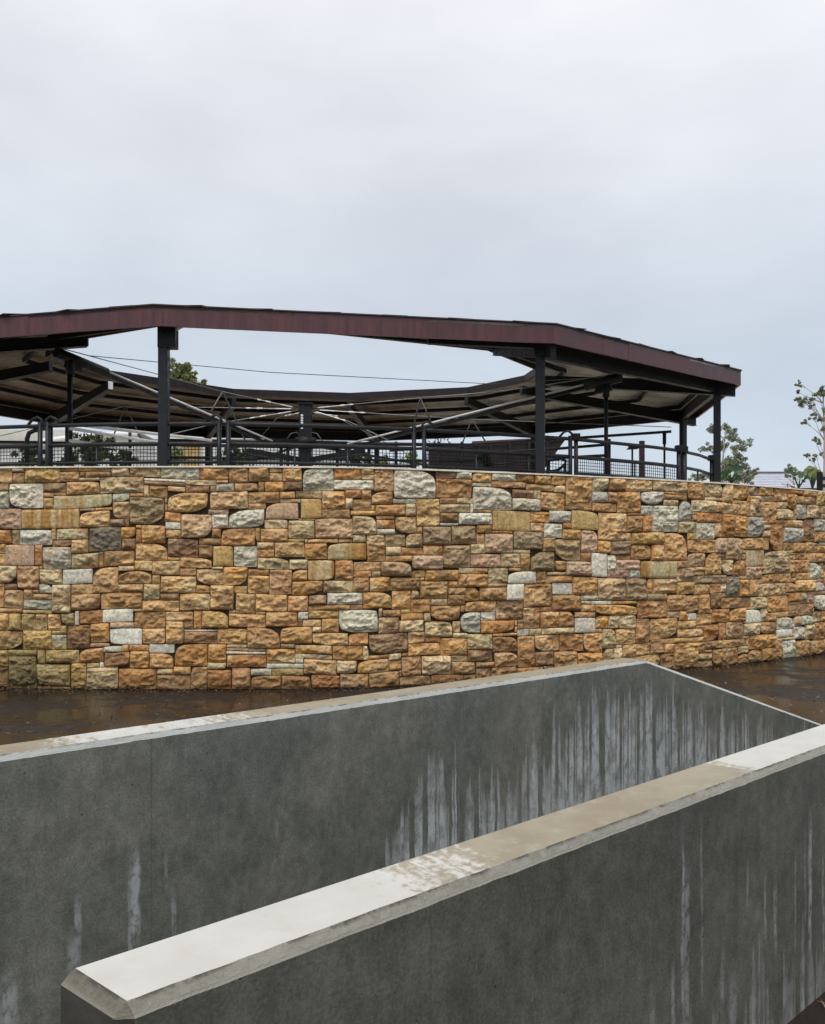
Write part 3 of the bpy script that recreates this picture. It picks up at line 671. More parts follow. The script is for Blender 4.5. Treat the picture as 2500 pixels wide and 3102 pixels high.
for i in range(2100):
    px_ = random.uniform(-100, 2600); Y_ = random.uniform(3.0, 10.5); p_ = W(px_, HY, Y_)
    rel = Vector((p_.x, p_.y, 0))-OB
    if rel.dot(DN) < .25: continue
    leaf(lit, (p_.x, p_.y, .004), random.uniform(.025,.09), random.uniform(.007,.022), random.uniform(0,6.3), random.uniform(-.15,.15), random.uniform(-.2,.2))
for i in range(260):
    px_ = random.uniform(2250, 2700); Y_ = random.uniform(2.2, 3.6); p_ = W(px_, HY, Y_)
    rel = Vector((p_.x, p_.y, 0))-OF
    if rel.dot(DN) > -.02: continue
    leaf(lit, (p_.x, p_.y, .004), random.uniform(.015,.06), random.uniform(.006,.018), random.uniform(0,6.3), random.uniform(-.3,.3), random.uniform(-.3,.3))
lo = setting(lit.build('leaf_litter', M['litter']), 'stuff')
# ------------------------------------------------------------ ring-shaped pavilion roof
TL = .04
def dep(py, h0, tl=TL):   # depth at which a level (slightly rising) plane meets the view ray
    s = (HY-py)/F; return h0/(s-tl)
OUT = [W(465,986,13.5)]
for px, py in ((1685,1040),(2245,1167),(2115,1266),(1640,1312),(1150,1334),(620,1322),(130,1280)):
    OUT.append(W(px, py, dep(py, 3.34)))
OUT.append(Vector((-13.6,20.3,1.6+3.34+.04*20.3))); OUT.append(Vector((-11.4,14.75,5.44)))
IN = [Vector((-4.3,15.9,0)), None, None, None, None, None, None, None, None, Vector((-7.05,16.9,0))]
def inn(px, py): return W(px, py, dep(py, 4.11))
IN[1] = inn(1480,1046); IN[2] = inn(1640,1112); IN[3] = inn(1590,1146); IN[4] = inn(1419,1181); IN[5] = inn(1060,1198)
IN[6] = inn(707,1186); IN[7] = inn(330,1131); IN[8] = inn(141,1068)
for i in (0,9): IN[i].z = 1.6+4.11+.04*IN[i].y
NS = len(OUT)
cen = sum((Vector((p.x,p.y,0)) for p in OUT), Vector())/NS
pav = thing('pavilion', 'open pavilion with a maroon edged ring roof on dark steel posts above the stone wall', 'pavilion', (cen.x, cen.y, 2.58))
UP = Vector((0,0,1))
FH = .34
IN[0].z += .15
# roof sheets (one piece, with standing seams)
rf = MB(); so = MB()
for i in range(NS):
    j = (i+1) % NS
    o1, o2, i1, i2 = OUT[i]+UP*FH, OUT[j]+UP*FH, IN[i]+UP*.06, IN[j]+UP*.06
    d1 = (o1-i1); d1.z = 0; d1.normalize(); d2 = (o2-i2); d2.z = 0; d2.normalize()
    e1, e2 = o1+d1*.03+UP*.004, o2+d2*.03+UP*.004
    t = .022
    rf.hexa([e1, e2, i2, i1, e1+UP*t, e2+UP*t, i2+UP*t, i1+UP*t])
    L = (e2-e1).length; ns = max(3, int(L/1.05))
    for s in range(ns):
        f = (s+.5)/ns
        a = e1.lerp(e2, f)+UP*(t+.012); b = i1.lerp(i2, f)+UP*(t+.012)
        if i in (9,0,1,2): rf.bar(a-UP*.013, b-UP*.013, .45, .012)
    q = .012
    so.hexa([o1-UP*(.05), o2-UP*(.05), i2-UP*.03, i1-UP*.03, o1-UP*.01, o2-UP*.01, i2-UP*.002, i1-UP*.002])
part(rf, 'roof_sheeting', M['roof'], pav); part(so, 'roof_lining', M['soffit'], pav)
fa = MB()
for i in range(NS):
    j = (i+1) % NS; a, b = OUT[i], OUT[j]
    d = (b-a).normalized(); nrm = Vector((d.y,-d.x,0)).normalized(); th = .05
    L = (b-a).length; np_ = max(2, round(L/2.1))
    for s in range(np_):   # boards, butted with a tiny gap
        p0 = a.lerp(b, s/np_); p1 = a.lerp(b, (s+1)/np_)
        off = nrm*((s % 2)*.004)
        fa.hexa([p0+off, p1+off, p1-nrm*th, p0-nrm*th, p0+off+UP*FH, p1+off+UP*FH, p1-nrm*th+UP*FH, p0-nrm*th+UP*FH])
fas = part(fa, 'fascia', M['fascia'], pav)
ie = MB()
for i in range(NS):
    j = (i+1) % NS
    ie.bar(IN[i]-UP*.02, IN[j]-UP*.02, .05, .20)
part(ie, 'inner_edge_trim', M['maroon_dark'], pav)
# purlins
for i in range(NS):
    j = (i+1) % NS
    for f in (.12,.37,.62,.87):
        a = (OUT[i]+UP*(FH-.05)).lerp(IN[i]-UP*.03, f); b = (OUT[j]+UP*(FH-.05)).lerp(IN[j]-UP*.03, f)
        m = MB(); m.bar(a, b, .07, .11, drop=.06); part(m, 'purlin', M['dark'], pav)
# posts: photo pixel of the foot and share of the way from the outer edge to the inner edge
def lp(i, f): return (OUT[i]).lerp(IN[i], f)
posts = []
PP = [(497, 13.9), (1637, 15.0), (2173, 19.0), (2070, 24.0)]
for (px, d) in PP: posts.append(W(px, 1500, d))
for (i, f) in ((4,.12),(5,.12),(6,.12),(7,.12),(8,.12),(9,.12)): posts.append(lp(i, f))
for i, p in enumerate(posts):
    # underside of the roof above the post
    oi = OUT[i]; ii = IN[i]; ax = Vector((ii.x-oi.x, ii.y-oi.y)); f = max(0, min(.4, (Vector((p.x-oi.x, p.y-oi.y)).dot(ax))/ax.length_squared))
    top = (oi.z+FH-.05)*(1-f)+(ii.z-.03)*f-(.20 if i else .26)
    rz = math.atan2(ax.y, ax.x)
    w = .084 if i in (0,1,2,3) else .08
    m = MB(); d = Vector((math.cos(rz), math.sin(rz), 0)) if i > 0 else Vector((0,1,0)); s = Vector((-d.y, d.x, 0))
    if i == 1: d = Vector((.25,.97,0)); s = Vector((-d.y,d.x,0))
    # hollow-section look: square tube with a slight bevelled edge
    b = .012; q = [(w-b,-w),(w,-w+b),(w,w-b),(w-b,w),(-w+b,w),(-w,w-b),(-w,-w+b),(-w+b,-w)]
    base = Vector((p.x, p.y, 0))
    vs = [base+d*x+s*y_+UP*2.55 for x, y_ in q]+[base+d*x+s*y_+UP*(top-.02) for x, y_ in q]
    m.add(vs, [(k_,(k_+1)%8,8+(k_+1)%8,8+k_) for k_ in range(8)]+[tuple(range(8))[::-1], tuple(range(8,16))])
    po = part(m, 'post', M['charcoal'], pav)
    hb = MB(); hw = .155
    if i == 0:
        hb.hexa([base+s*x+d*y_+UP*z for z in (top-.42, top) for x, y_ in ((-hw-.07,-.10),(hw-.07,-.10),(hw-.07,.10),(-hw-.07,.10))])
        gs = MB(); q = base+UP*(top-.42)-s*.24; gs.add([q+d*dy+v for dy in (-.03,-.05) for v in (Vector((0,0,.30)), Vector((.24,0,.42)), Vector((0,0,.42)))], [(0,1,2),(5,4,3),(0,3,4,1),(1,4,5,2),(2,5,3,0)]); part(gs, 'gusset', M['galv'], po)
    else:
        hb.hexa([base+s*x+d*y_+UP*z for z in (top-.30, top) for x, y_ in ((-w-.012,-.15),(w+.012,-.15),(w+.012,.15),(-w-.012,.15))])
    part(hb, 'post_head', M['dark'], po)
    bp = MB(); bp.hexa([base+s*x+d*y_+UP*z for z in (2.57, 2.60) for x, y_ in ((-.17,-.17),(.17,-.17),(.17,.17),(-.17,.17))])
    for x in (-.13,.13):
        for y_ in (-.13,.13): bp.tube([base+s*x+d*y_+UP*2.6, base+s*x+d*y_+UP*2.64], .014, 6)
    part(bp, 'base_plate', M['charcoal'], po)
# rafters: tapered beams from the outer edge past the inner edge
for i in range(NS):
    if i == 0: continue
    a = OUT[i]+UP*(FH-.05); b = IN[i]-UP*.03
    d = (b-a).normalized(); p0 = a+d*.12; p1 = b+d*(.10 if i != 1 else -.5)
    m = MB(); sd = Vector((-d.y, d.x, 0)).normalized()*.055
    dr0, dr1 = .20, .20
    if i in (1, 9): dr1 = .02
    h0, h1 = .34, .22
    c = [p0-sd-UP*(dr0+h0), p1-sd-UP*(dr1+h1), p1+sd-UP*(dr1+h1), p0+sd-UP*(dr0+h0), p0-sd-UP*dr0, p1-sd-UP*dr1, p1+sd-UP*dr1, p0+sd-UP*dr0]
    m.hexa(c)
    sd2 = sd*1.6
    m.hexa([p0-sd2-UP*(dr0+h0+.014), p1-sd2-UP*(dr1+h1+.014), p1+sd2-UP*(dr1+h1+.014), p0+sd2-UP*(dr0+h0+.014), p0-sd2-UP*(dr0+h0), p1-sd2-UP*(dr1+h1), p1+sd2-UP*(dr1+h1), p0+sd2-UP*(dr0+h0)])
    ra = part(m, 'rafter', M['dark'], pav)
    m = MB(); e = p1+d*.006
    m.hexa([e-sd*1.1-UP*(dr1+h1), e-sd*1.1+d*.02-UP*(dr1+h1), e+sd*1.1+d*.02-UP*(dr1+h1), e+sd*1.1-UP*(dr1+h1), e-sd*1.1-UP*(dr1+.01), e-sd*1.1+d*.02-UP*(dr1+.01), e+sd*1.1+d*.02-UP*(dr1+.01), e+sd*1.1-UP*(dr1+.01)])
    part(m, 'end_plate', M['galv'] if i == 7 else M['charcoal'], ra)
# perimeter beams between the posts (the front bay has only short stubs)
def beam(a, b, h=.26, w=.13):
    m = MB(); m.bar(a, b, w, h); part(m, 'perimeter_beam', M['dark'], pav)
def ph(i):
    p = posts[i]; oi = OUT[i]; return Vector((p.x, p.y, oi.z+.02))
for i in range(1, NS-1): beam(ph(i), ph(i+1), .30)
beam(W(1297,1034,14.75)+UP*.01, ph(1)+UP*.08, .12, .12)
b2 = W(322,1164,19.5)

# ------------------------------------------------------------ central mast with long arms and stay cables
HUBD = 22.3
mp = W(926,1400,HUBD)
mast = thing('rotary_exerciser', 'dark steel centre mast with long radiating arms and cable stays inside the round yard', 'horse exerciser', (mp.x, mp.y, 2.58))
ztop = W(926,1228,HUBD).z; zh = W(926,1342,HUBD).z
m = MB(); w = .165
m.box((mp.x-w, mp.y-w, 2.58), (mp.x+w, mp.y+w, ztop)); col_ = part(m, 'mast', M['charcoal'], mast)
m = MB(); m.box((mp.x-w-.05, mp.y-w-.05, ztop), (mp.x+w+.05, mp.y+w+.05, ztop+.05)); part(m, 'mast_cap', M['dark'], col_)
m = MB()
for t in range(6):
    z = W(920,1258+t*7.6,HUBD-w).z; m.box((mp.x-.105, mp.y-w-.028, z-.03), (mp.x-.045, mp.y-w-.001, z+.022))
part(m, 'white_tag_strip', M['white'], col_)
m = MB(); m.tube([(mp.x, mp.y, zh-.14), (mp.x, mp.y, zh+.14)], .30, 16); part(m, 'hub', M['dark'], mast)
for sx in (-1,1):
    for yy in (-1,1):
        m = MB(); m.bar(W(926+sx*22,1392,HUBD+yy*.2), W(926+sx*175,1366 if yy < 0 else 1374,HUBD+yy*1.4), .12, .14); part(m, 'brace', M['charcoal'], mast)
for sx in (-1,1):
    m = MB(); m.tube([Vector((mp.x+sx*.12,mp.y-.2,zh+.10)), Vector((mp.x+sx*.2,mp.y-.28,zh+.26)), Vector((mp.x+sx*.36,mp.y-.3,zh+.22)), Vector((mp.x+sx*.55,mp.y-.35,zh-.05))], .015, 6); part(m, 'hose', M['steel'], mast)
def arm(hub, end, mat='charcoal', sleeve=0, r=.05, hang=None, light=True):
    m = MB(); v = (hub-end).normalized()
    m.bar(hub-UP*.12, end-UP*.02, .05, .07); ar = part(m, 'arm', M['dark' if light else mat], mast)
    if light:
        m = MB(); m.tube([hub, end+UP*.04+v*(sleeve*.6)], .026, 8); part(m, 'top_rail', M['galv'], ar)
    if sleeve:
        m = MB(); m.tube([end-v*.12, end+v*sleeve], .105, 10); m.bar(end+v*.1-UP*.16, end+v*.45-UP*.16, .1, .14); part(m, 'end_sleeve', M['dark'], ar)
    if hang:
        q = end+v*hang[0]; m = MB(); m.tube([Vector((q.x,q.y,q.z)), Vector((q.x,q.y,2.62))], hang[1], 8)
        m.tube([Vector((q.x,q.y,q.z-.35)), Vector((q.x,q.y,q.z-.05))], hang[1]*1.7, 8); part(m, 'drop_pole', M['dark'], ar)
    return ar
h1 = W(826,1336,21.6); e1 = W(186,1073,16.0); a1_ = arm(h1, e1, sleeve=1.1, hang=(.2,.055))
h2 = W(1052,1345,21.6); e2 = W(1866,1147,17.0); a2_ = arm(h2, e2, sleeve=.7, hang=(.22,.045))
h3 = W(1180,1352,22.2); e3 = W(2034,1305,21.5); a3_ = arm(h3, e3, sleeve=.0, hang=(.18,.03), light=False)
h4 = W(800,1338,22.3); e4 = W(-20,1336,22.5); a4_ = arm(h4, e4, light=False)
h5 = W(900,1340,23.0); e5 = Vector((-6.2,28.0,h4.z)); a5_ = arm(h5, e5, light=False)
h6 = W(960,1340,23.0); e6 = Vector((.6,28.0,h4.z)); a6_ = arm(h6, e6, light=False)
m = MB(); m.bar(h1, W(926,1340,HUBD), .10, .14); m.bar(h2, W(926,1342,HUBD), .10, .14); m.bar(h3, W(926,1346,HUBD), .1, .14); m.bar(h4, W(926,1340,HUBD), .1, .14); part(m, 'hub_spokes', M['dark'], mast)
def frame(apex, f1, f2):
    m = MB(); m.tube([f1, apex, f2], .024, 6); part(m, 'king_post', M['steel'], mast)
def online(h, e, px):   # point of an arm seen at photo column px
    best = min((abs(CX+F*(h.lerp(e,t).x)/(h.lerp(e,t).y)-px), t) for t in np.linspace(0,1,200)); return h.lerp(e, best[1])
k1 = online(h1, e1, 690); ap1 = W(674,1186,k1.y); frame(ap1, online(h1,e1,640)+UP*.1, online(h1,e1,700)+Vector((.25,.5,-.35)))
k2 = online(h2, e2, 1280); ap2 = W(1274,1205,k2.y); frame(ap2, online(h2,e2,1303)+UP*.1, online(h2,e2,1252)+Vector((0,-.1,-.05)))
k3 = online(h3, e3, 1430); ap3 = W(1430,1270,k3.y); frame(ap3, online(h3,e3,1402), online(h3,e3,1470))
k4 = online(h4, e4, 380); ap4 = W(380,1230,k4.y); frame(ap4, online(h4,e4,338), online(h4,e4,430))
T = Vector((mp.x, mp.y, ztop-.1))
def stay(pts, tb=True):
    m = MB()
    for a, b in zip(pts[:-1], pts[1:]): m.tube([a, b], .011, 5)
    c = part(m, 'stay_cable', M['cable'], mast)
    if tb:
        v = (pts[1]-pts[0]).normalized(); m = MB(); a = pts[0]
        m.tube([a+v*t_ for t_ in (.2,.25,.6,.65,1.0,1.04,1.16,1.2,1.34,1.38,1.46,1.5)], [.011,.016,.016,.011,.011,.022,.022,.011,.011,.02,.02,.011], 6)
        part(m, 'turnbuckle', M['white'], c)
stay([T+Vector((-.2,-.1,0)), ap1, e1+UP*.12]); stay([T+Vector((.2,-.1,0)), ap2, W(1500,1187,19.2), W(1640,1168,18.2), e2+UP*.1])
stay([T+Vector((.2,0,-.02)), ap3, e3+UP*.1]); stay([T+Vector((-.2,0,0)), ap4, e4+UP*.1])
stay([T+Vector((-.1,.2,-.05)), online(h5,e5,840)+UP*1.0, e5]); stay([T+Vector((.1,.2,-.05)), online(h6,e6,1010)+UP*.9, e6])
stay([T+Vector((-.2,-.2,-.08)), W(650,1284,20.6), W(515,1316,19.0)]); stay([T+Vector((.2,-.2,-.08)), W(1060,1278,21.0), W(1180,1335,20.2)])
m = MB(); m.tube([e1+Vector((.4,.3,.05)), W(820,1128,16.5), W(1490,1163,18.2), e2+UP*.05], .0085, 5); part(m, 'stay_cable', M['cable'], mast)

# ------------------------------------------------------------ pipe fence panels along the wall
FH0 = 2.35
def fence_d(py): return FH0/((HY-py)/F)
rail = [(-330,1306),(-150,1300),(0,1294.5),(137,1290),(310,1286),(480,1284),(680,1284),(880,1288),(1080,1294.5),(1273,1302),(1460,1312),(1620,1322),(1735,1330),(1880,1344),(1985,1355),(2064,1366),(2120,1379),(2158,1394)]
RL = [Vector((W(px,py,fence_d(py)).x, fence_d(py), 0)) for px, py in rail]
RPX = np.array([r[0] for r in rail], float)
def fpt(px):
    return Vector((float(np.interp(px, RPX, [r.x for r in RL])), float(np.interp(px, RPX, [r.y for r in RL])), 0))
ZR, ZM, ZL = 3.95, 3.60, 3.28
bays = [(-300,122,'leftmost dark pipe fence panel, cut by the photo edge'),
        (145,664,'long dark pipe fence panel crossing behind the left front post'),
        (692,1254,'dark pipe fence panel in front of the centre mast'),
        (1285,1728,'dark pipe fence panel crossing behind the right front post'),
        (1745,2056,'dark mesh fence panel seen against bright sky at right'),
        (2072,2156,'short curved pipe fence panel at the right, next to the corner post')]
for bi, (p0, p1, lab) in enumerate(bays):
    c = fpt((p0+p1)/2)
    fe = thing('fence_panel', lab, 'fence panel', (c.x, c.y, 2.58), 'pipe fence panels along the wall top')
    n = 14
    line = [fpt(p0+(p1-p0)*t/n) for t in range(n+1)]
    for z, nm, r in ((ZR,'top_rail',.036),(ZM,'middle_rail',.036),(ZL,'lower_rail',.026),(2.72,'bottom_rail',.026)):
        m = MB(); m.tube([v+UP*z for v in line], r, 8); part(m, nm, M['charcoal'], fe)
    for q, sg in ((line[0],1),(line[-1],-1)):
        m = MB(); m.tube([q+UP*2.58, q+UP*(ZR+.06)], .042, 10); po = part(m, 'post', M['charcoal'], fe)
        if bi in (0,1,3):
            d = (line[1]-line[0]).normalized()*sg; m = MB()
            m.tube([q+UP*(ZR-.02)-d*.05, q+UP*(ZR+.11)-d*.03, q+UP*(ZR+.16)+d*.05, q+UP*(ZR+.13)+d*.14, q+UP*(ZR+.03)+d*.24], .025, 8); part(m, 'latch_loop', M['charcoal'], po)
        if bi in (4,5):
            m = MB(); m.box((q.x-.07,q.y-.08,ZR-.02),(q.x+.07,q.y+.06,ZR+.11)); part(m, 'clamp', M['dark'], po)
    for f in ((.33,.66) if bi not in (4,5) else (.5,)):
        q = line[0].lerp(line[-1], f) if bi != 5 else line[7]
        k_ = min(range(n+1), key=lambda t: (line[t]-q).length); q = line[k_]
        m = MB(); m.tube([q+UP*2.6, q+UP*ZM], .020, 8); part(m, 'stile', M['charcoal'], fe)
    if bi < 5:
        m = MB(); L = sum((line[t+1]-line[t]).length for t in range(n)); nv_ = int(L/.062)
        for t in range(1, nv_):
            f = t/nv_*n; a = int(f); q = line[a].lerp(line[a+1], f-a); m.tube([q+UP*2.72, q+UP*ZM], .0058, 4, False)
        z = 2.76
        while z < ZM-.03:
            m.tube([v+UP*z+Vector((0,.008,0)) for v in line], .0058, 4, False); z += .062
        part(m, 'wire_mesh', M['dark'], fe)

# swinging gates and inner rails, further in
def gate(name, lab, cat, rails, mat, r=.03, uprights=()):
    c = rails[0][0]; g_ = thing(name, lab, cat, (c.x, c.y, 2.58))
    for a in rails:
        m = MB(); m.tube(list(a), r, 8); part(m, 'rail', M[mat], g_)
    for a, b in uprights:
        m = MB(); m.tube([a, b], r*1.1, 8); part(m, 'upright', M['charcoal'], g_)
    return g_
gate('yard_gate', 'pale railed gate running back to the right from the left dark pole', 'gate',
     [(W(203,1296,15.5), W(482,1341,19)), (W(272,1291,15.6), W(640,1334,20.5)), (W(203,1334,15.5), W(482,1375,19))], 'galv', .034,
     [(W(203,1290,15.5), W(203,1440,15.5)), (W(394,1300,17.9), W(394,1420,17.9))])
gate('round_corner_gate', 'dark gate with a bent round corner at the far left', 'gate',
     [(W(82,1420,15.2), W(82,1330,15.2), W(88,1312,15.2), W(104,1304,15.25), W(142,1296,15.4)), (W(82,1372,15.2), W(140,1368,15.4))], 'charcoal', .045)
gate('curved_gate', 'small dark gate with a rounded end beside the right front post', 'gate',
     [(W(1655,1432,17.5), W(1690,1424,17.4), W(1712,1408,17.3), W(1714,1396,17.3), W(1700,1389,17.35), W(1655,1396,17.5)), (W(1662,1396,17.5), W(1662,1450,17.5)), (W(1712,1404,17.3), W(1712,1450,17.3))], 'charcoal', .035)
gate('inner_gate', 'dark two railed inner gate under the right roof', 'gate',
     [(W(1500,1372,20.5), W(1716,1357,19.2), W(1846,1346,18.6)), (W(1500,1408,20.5), W(1716,1386,19.2), W(1846,1379,18.6))], 'charcoal', .035,
     [(W(1846,1330,18.6), W(1846,1450,18.6))])

ir = thing('inner_rail_fence', 'thin dark inner rail fence crossing behind the centre mast', 'fence', (W(860,1400,20.5).x, 23.6, 2.58))
d = 23.6
for y0, y1, y2, r in ((1334,1341,1349,.055),(1349,1355,1362,.035),(1386,1391,1397,.035)):
    m = MB(); m.tube([W(505,y0,d-.4), W(880,y1,d), W(1180,(y1+y2)/2,d), W(1452,y2,d-.5)], r, 8); part(m, 'rail', M['dark'], ir)
for px, f in ((515,-.4),(640,-.3),(852,0),(872,0),(1022,0),(1118,0),(1200,0),(1330,-.3),(1400,-.4)):
    q = W(px,1338,d+f+.05); m = MB(); m.tube([Vector((q.x,q.y,2.58)), q], .05, 8); part(m, 'post', M['dark'], ir)
# dark red post with a side arm, behind the right mesh panel
c = W(1945,1440,18.2)
mpst = thing('marker_post', 'maroon timber post with a small hooded side arm, behind the right mesh panel', 'post', (c.x, c.y, 2.58))
m = MB(); t_ = W(1945,1336,18.2); m.box((c.x-.052,c.y-.052,2.58),(c.x+.052,c.y+.052,t_.z)); part(m, 'post', M['maroon'], mpst)
m = MB(); a = W(1936,1353,18.2); b = W(1906,1356,18.2); m.bar(a, b, .12, .08); m.hexa([b+Vector(v) for v in ((-.05,-.07,-.04),(.2,-.07,-.03),(.2,.07,-.03),(-.05,.07,-.04),(.05,-.05,.06),(.2,-.05,.06),(.2,.05,.06),(.05,.05,.06))]); part(m, 'side_arm', M['dark'], mpst)
m = MB(); b = W(1916,1360,18.2); m.tube([b, Vector((b.x,b.y,2.58))], .022, 8); part(m, 'drop_pipe', M['charcoal'], mpst)
# ------------------------------------------------------------ vegetation
def leaves(mb, c, r, n, size, sq=(1,1,.75), droop=False):
    for _ in range(n):
        v = Vector((random.gauss(0,1),random.gauss(0,1),random.gauss(0,1))).normalized()*(random.random()**.45)*r
        p = Vector(c)+Vector((v.x*sq[0], v.y*sq[1], v.z*sq[2]))
        L_ = size*random.uniform(.6,1.3)
        leaf(mb, p, L_, L_*random.uniform(.28,.45), random.uniform(0,6.3), random.uniform(.3,1.5) if droop else random.uniform(-1,1), random.uniform(-1.5,1.5), .1)
def limb(mb, a, b, r0, r1, sag=.1, n=5):
    a = Vector(a); b = Vector(b); off = Vector((random.uniform(-1,1),random.uniform(-1,1),random.uniform(-.3,.6)))*(b-a).length*sag
    pts = [a.lerp(b,t/n)+off*math.sin(math.pi*t/n) for t in range(n+1)]
    mb.tube(pts, [r0+(r1-r0)*t/n for t in range(n+1)], 6)
    return pts
def tree(name, label, cat, base, clumps, leafm, trunk_r, leafsize, dens, forks=None, group=None, top=None):
    b = Vector(base); t = thing(name, label, cat, tuple(b), group)
    tr = MB(); cr = MB()
    top = Vector(top) if top else Vector(clumps[0][0])
    sp = limb(tr, b, top, trunk_r, trunk_r*.18, .03, 8)
    for c, r in clumps:
        c = Vector(c)
        # leave the stem where it is lower than the clump
        cand = [q for q in sp if q.z < c.z-.15*(top.z-b.z)*.5] or sp[:2]
        st = min(cand, key=lambda q: (q-c).length)
        lp_ = limb(tr, st, c, trunk_r*.32, trunk_r*.06, .10, 4)
        for _ in range(5):
            v = Vector((random.uniform(-1,1),random.uniform(-1,1),random.uniform(-.5,1)))*r*.75
            limb(tr, lp_[3], c+v, trunk_r*.07, trunk_r*.03, .1, 3)
        # a clump is several smaller tufts with gaps between
        k_ = max(6, int(14*r/.3))
        for _ in range(k_):
            v = Vector((random.gauss(0,.55),random.gauss(0,.55),random.gauss(0,.42)))*r
            rr = r*random.uniform(.3,.55)
            leaves(cr, c+v, rr, int(34+dens*1.9*rr*rr*random.uniform(.6,1.3)), leafsize)
    part(tr, 'trunk', M['bark'], t); part(cr, 'crown', leafm, t)
    return t
def C_(px, py, Y, rpx): return (W(px,py,Y), rpx/F*Y)
G = 2.58
# gum behind the right corner post
d = 30
tree('gum_tree', 'bushy grey green gum tree standing behind the right corner post', 'tree', (W(2185,1500,d).x, d, G),
     [C_(2205,1302,d,20),C_(2222,1325,d+.6,20),C_(2160,1305,d,16),C_(2150,1362,d,20),C_(2195,1352,d+.5,18),C_(2245,1352,d,24),C_(2238,1378,d+.5,20),C_(2215,1400,d,24),C_(2190,1420,d-.4,22),C_(2250,1412,d,20),C_(2280,1432,d,18),C_(2262,1448,d-.3,22),C_(2215,1445,d,26),C_(2140,1440,d,18),C_(2110,1448,d,18)],
     M['gum'], .07, .10, 900, top=W(2200,1300,d))
# tall thin gum at the photo's right edge
d = 33
tree('gum_tree', 'tall thin gum tree with a pale stem and sparse tufts at the right edge', 'tree', (W(2490,1500,d).x, d, G),
     [C_(2494,1180,d,14),C_(2480,1196,d,13),C_(2462,1210,d,9),C_(2420,1162,d,8),C_(2414,1186,d,6),C_(2416,1210,d,8),C_(2440,1222,d,16),C_(2458,1230,d,10),C_(2468,1262,d,12),C_(2485,1270,d,10),C_(2438,1280,d,9),C_(2500,1300,d,14),C_(2470,1330,d,8),C_(2482,1342,d,10),C_(2445,1380,d,9),C_(2475,1378,d,10),C_(2466,1392,d,7),C_(2520,1240,d,22),C_(2535,1330,d,22),C_(2515,1190,d,18)],
     M['gum'], .07, .11, 700, top=W(2492,1165,d))
d = 27
tree('gum_sapling', 'small round gum sapling with three tufts above the grey roof line', 'tree', (W(2420,1500,d).x, d, G),
     [C_(2398,1424,d,16),C_(2386,1436,d,11),C_(2430,1432,d,13),C_(2420,1438,d,10)], M['gum'], .04, .09, 1000)
# crown showing above the far left roof
d = 42
tree('roadside_tree', 'light green tree with its crown rising above the roof behind the left front post', 'tree', (W(545,1400,d).x, d, G),
     [C_(545,1120,d,26),C_(528,1142,d,26),C_(562,1128,d,22),C_(575,1148,d,18),C_(600,1164,d,16),C_(585,1162,d,14),C_(500,1160,d,20),C_(545,1160,d,24),C_(470,1155,d,12),C_(612,1170,d,10)],
     M['gumlight'], .3, .20, 620, top=W(546,1115,d))
# broad-leaved clumps on the wall rim at right
def fan(name, label, base, tips, w, mat, cat='plant'):
    t = thing(name, label, cat, tuple(base)); lv = MB(); stx = MB()
    for tip in tips:
        tip = Vector(tip); b = Vector(base); dirv = tip-b; mid = b.lerp(tip,.55)+Vector((0,0,dirv.length*.06))
        stx.tube([b, b.lerp(mid,.6), mid], [.022,.017,.010], 6)
        sd = dirv.cross(Vector((0,1,0))).normalized()+Vector((0,random.uniform(-.5,.5),0)); sd.normalize(); n = 7; L = []; Rr = []; Cc = []
        for i in range(n+1):
            f = i/n; p = mid.lerp(tip,f)+Vector((0,0,-.10*f*f*dirv.length)); ww = w*math.sin(math.pi*min(.98,f*.9+.08))**.8
            Cc.append(p+Vector((0,.02,-.02))); L.append(p+sd*ww); Rr.append(p-sd*ww)
        vs = L+Cc+Rr; fs = []
        for i in range(n):
            fs += [(i,i+1,n+1+i+1,n+1+i),(n+1+i,n+1+i+1,2*n+2+i+1,2*n+2+i)]
        lv.add(vs, fs, True)
    part(stx, 'stem', M['palm'], t); part(lv, 'leaf_blades', mat, t); return t
d = 22
fan('banana_plant', 'broad upright green leaves just right of the corner post', W(2216,1462,d), [W(2196,1420,d),W(2210,1412,d),W(2236,1414,d+.2),W(2240,1402,d),W(2188,1440,d),W(2246,1440,d-.2)], .12, M['palm'])
d = 21
fan('strap_leaf_plant', 'arching strap leaved plant on the wall rim before the grey roof', W(2420,1478,d), [W(2395,1418,d),W(2404,1440,d),W(2428,1430,d),W(2452,1436,d),W(2468,1412,d),W(2440,1450,d)], .055, M['palm'])
d = 21.5
fan('bird_of_paradise', 'dense yellow green leafy crown near the dark post at the right edge', W(2462,1480,d), [W(2440,1412,d),W(2452,1402,d),W(2470,1408,d),W(2485,1416,d),W(2446,1432,d),W(2480,1436,d),W(2462,1404,d+.3),W(2456,1424,d-.3),W(2476,1424,d-.3)], .10, M['gumlight'])
# planting behind the yard
def shrub(name, label, clumps, mat, size, dens, cat='shrub'):
    c0 = clumps[0][0]; t = thing(name, label, cat, (c0.x, c0.y, G), 'shrubs behind the yard'); cr = MB(); st = MB()
    for c, r in clumps:
        st.tube([Vector((c0.x+(c.x-c0.x)*.4, c.y, G)), c], [.03,.012], 5)
        for _ in range(9):
            v = Vector((random.gauss(0,.5),random.gauss(0,.5),random.gauss(0,.45)))*r*1.15
            leaves(cr, c+v, r*.5, int(dens*1.6*r*r), size, droop=True)
    part(st, 'stem', M['bark'], t); part(cr, 'foliage', mat, t); return t
d = 34
shrub('shrub', 'dark spiky shrub seen through the fence left of the left front post', [C_(262,1330,d,26),C_(300,1350,d,30),C_(245,1370,d,34),C_(330,1375,d,34),C_(285,1395,d,34),C_(370,1390,d,30),C_(210,1390,d,26)], M['shrub'], .26, 120)
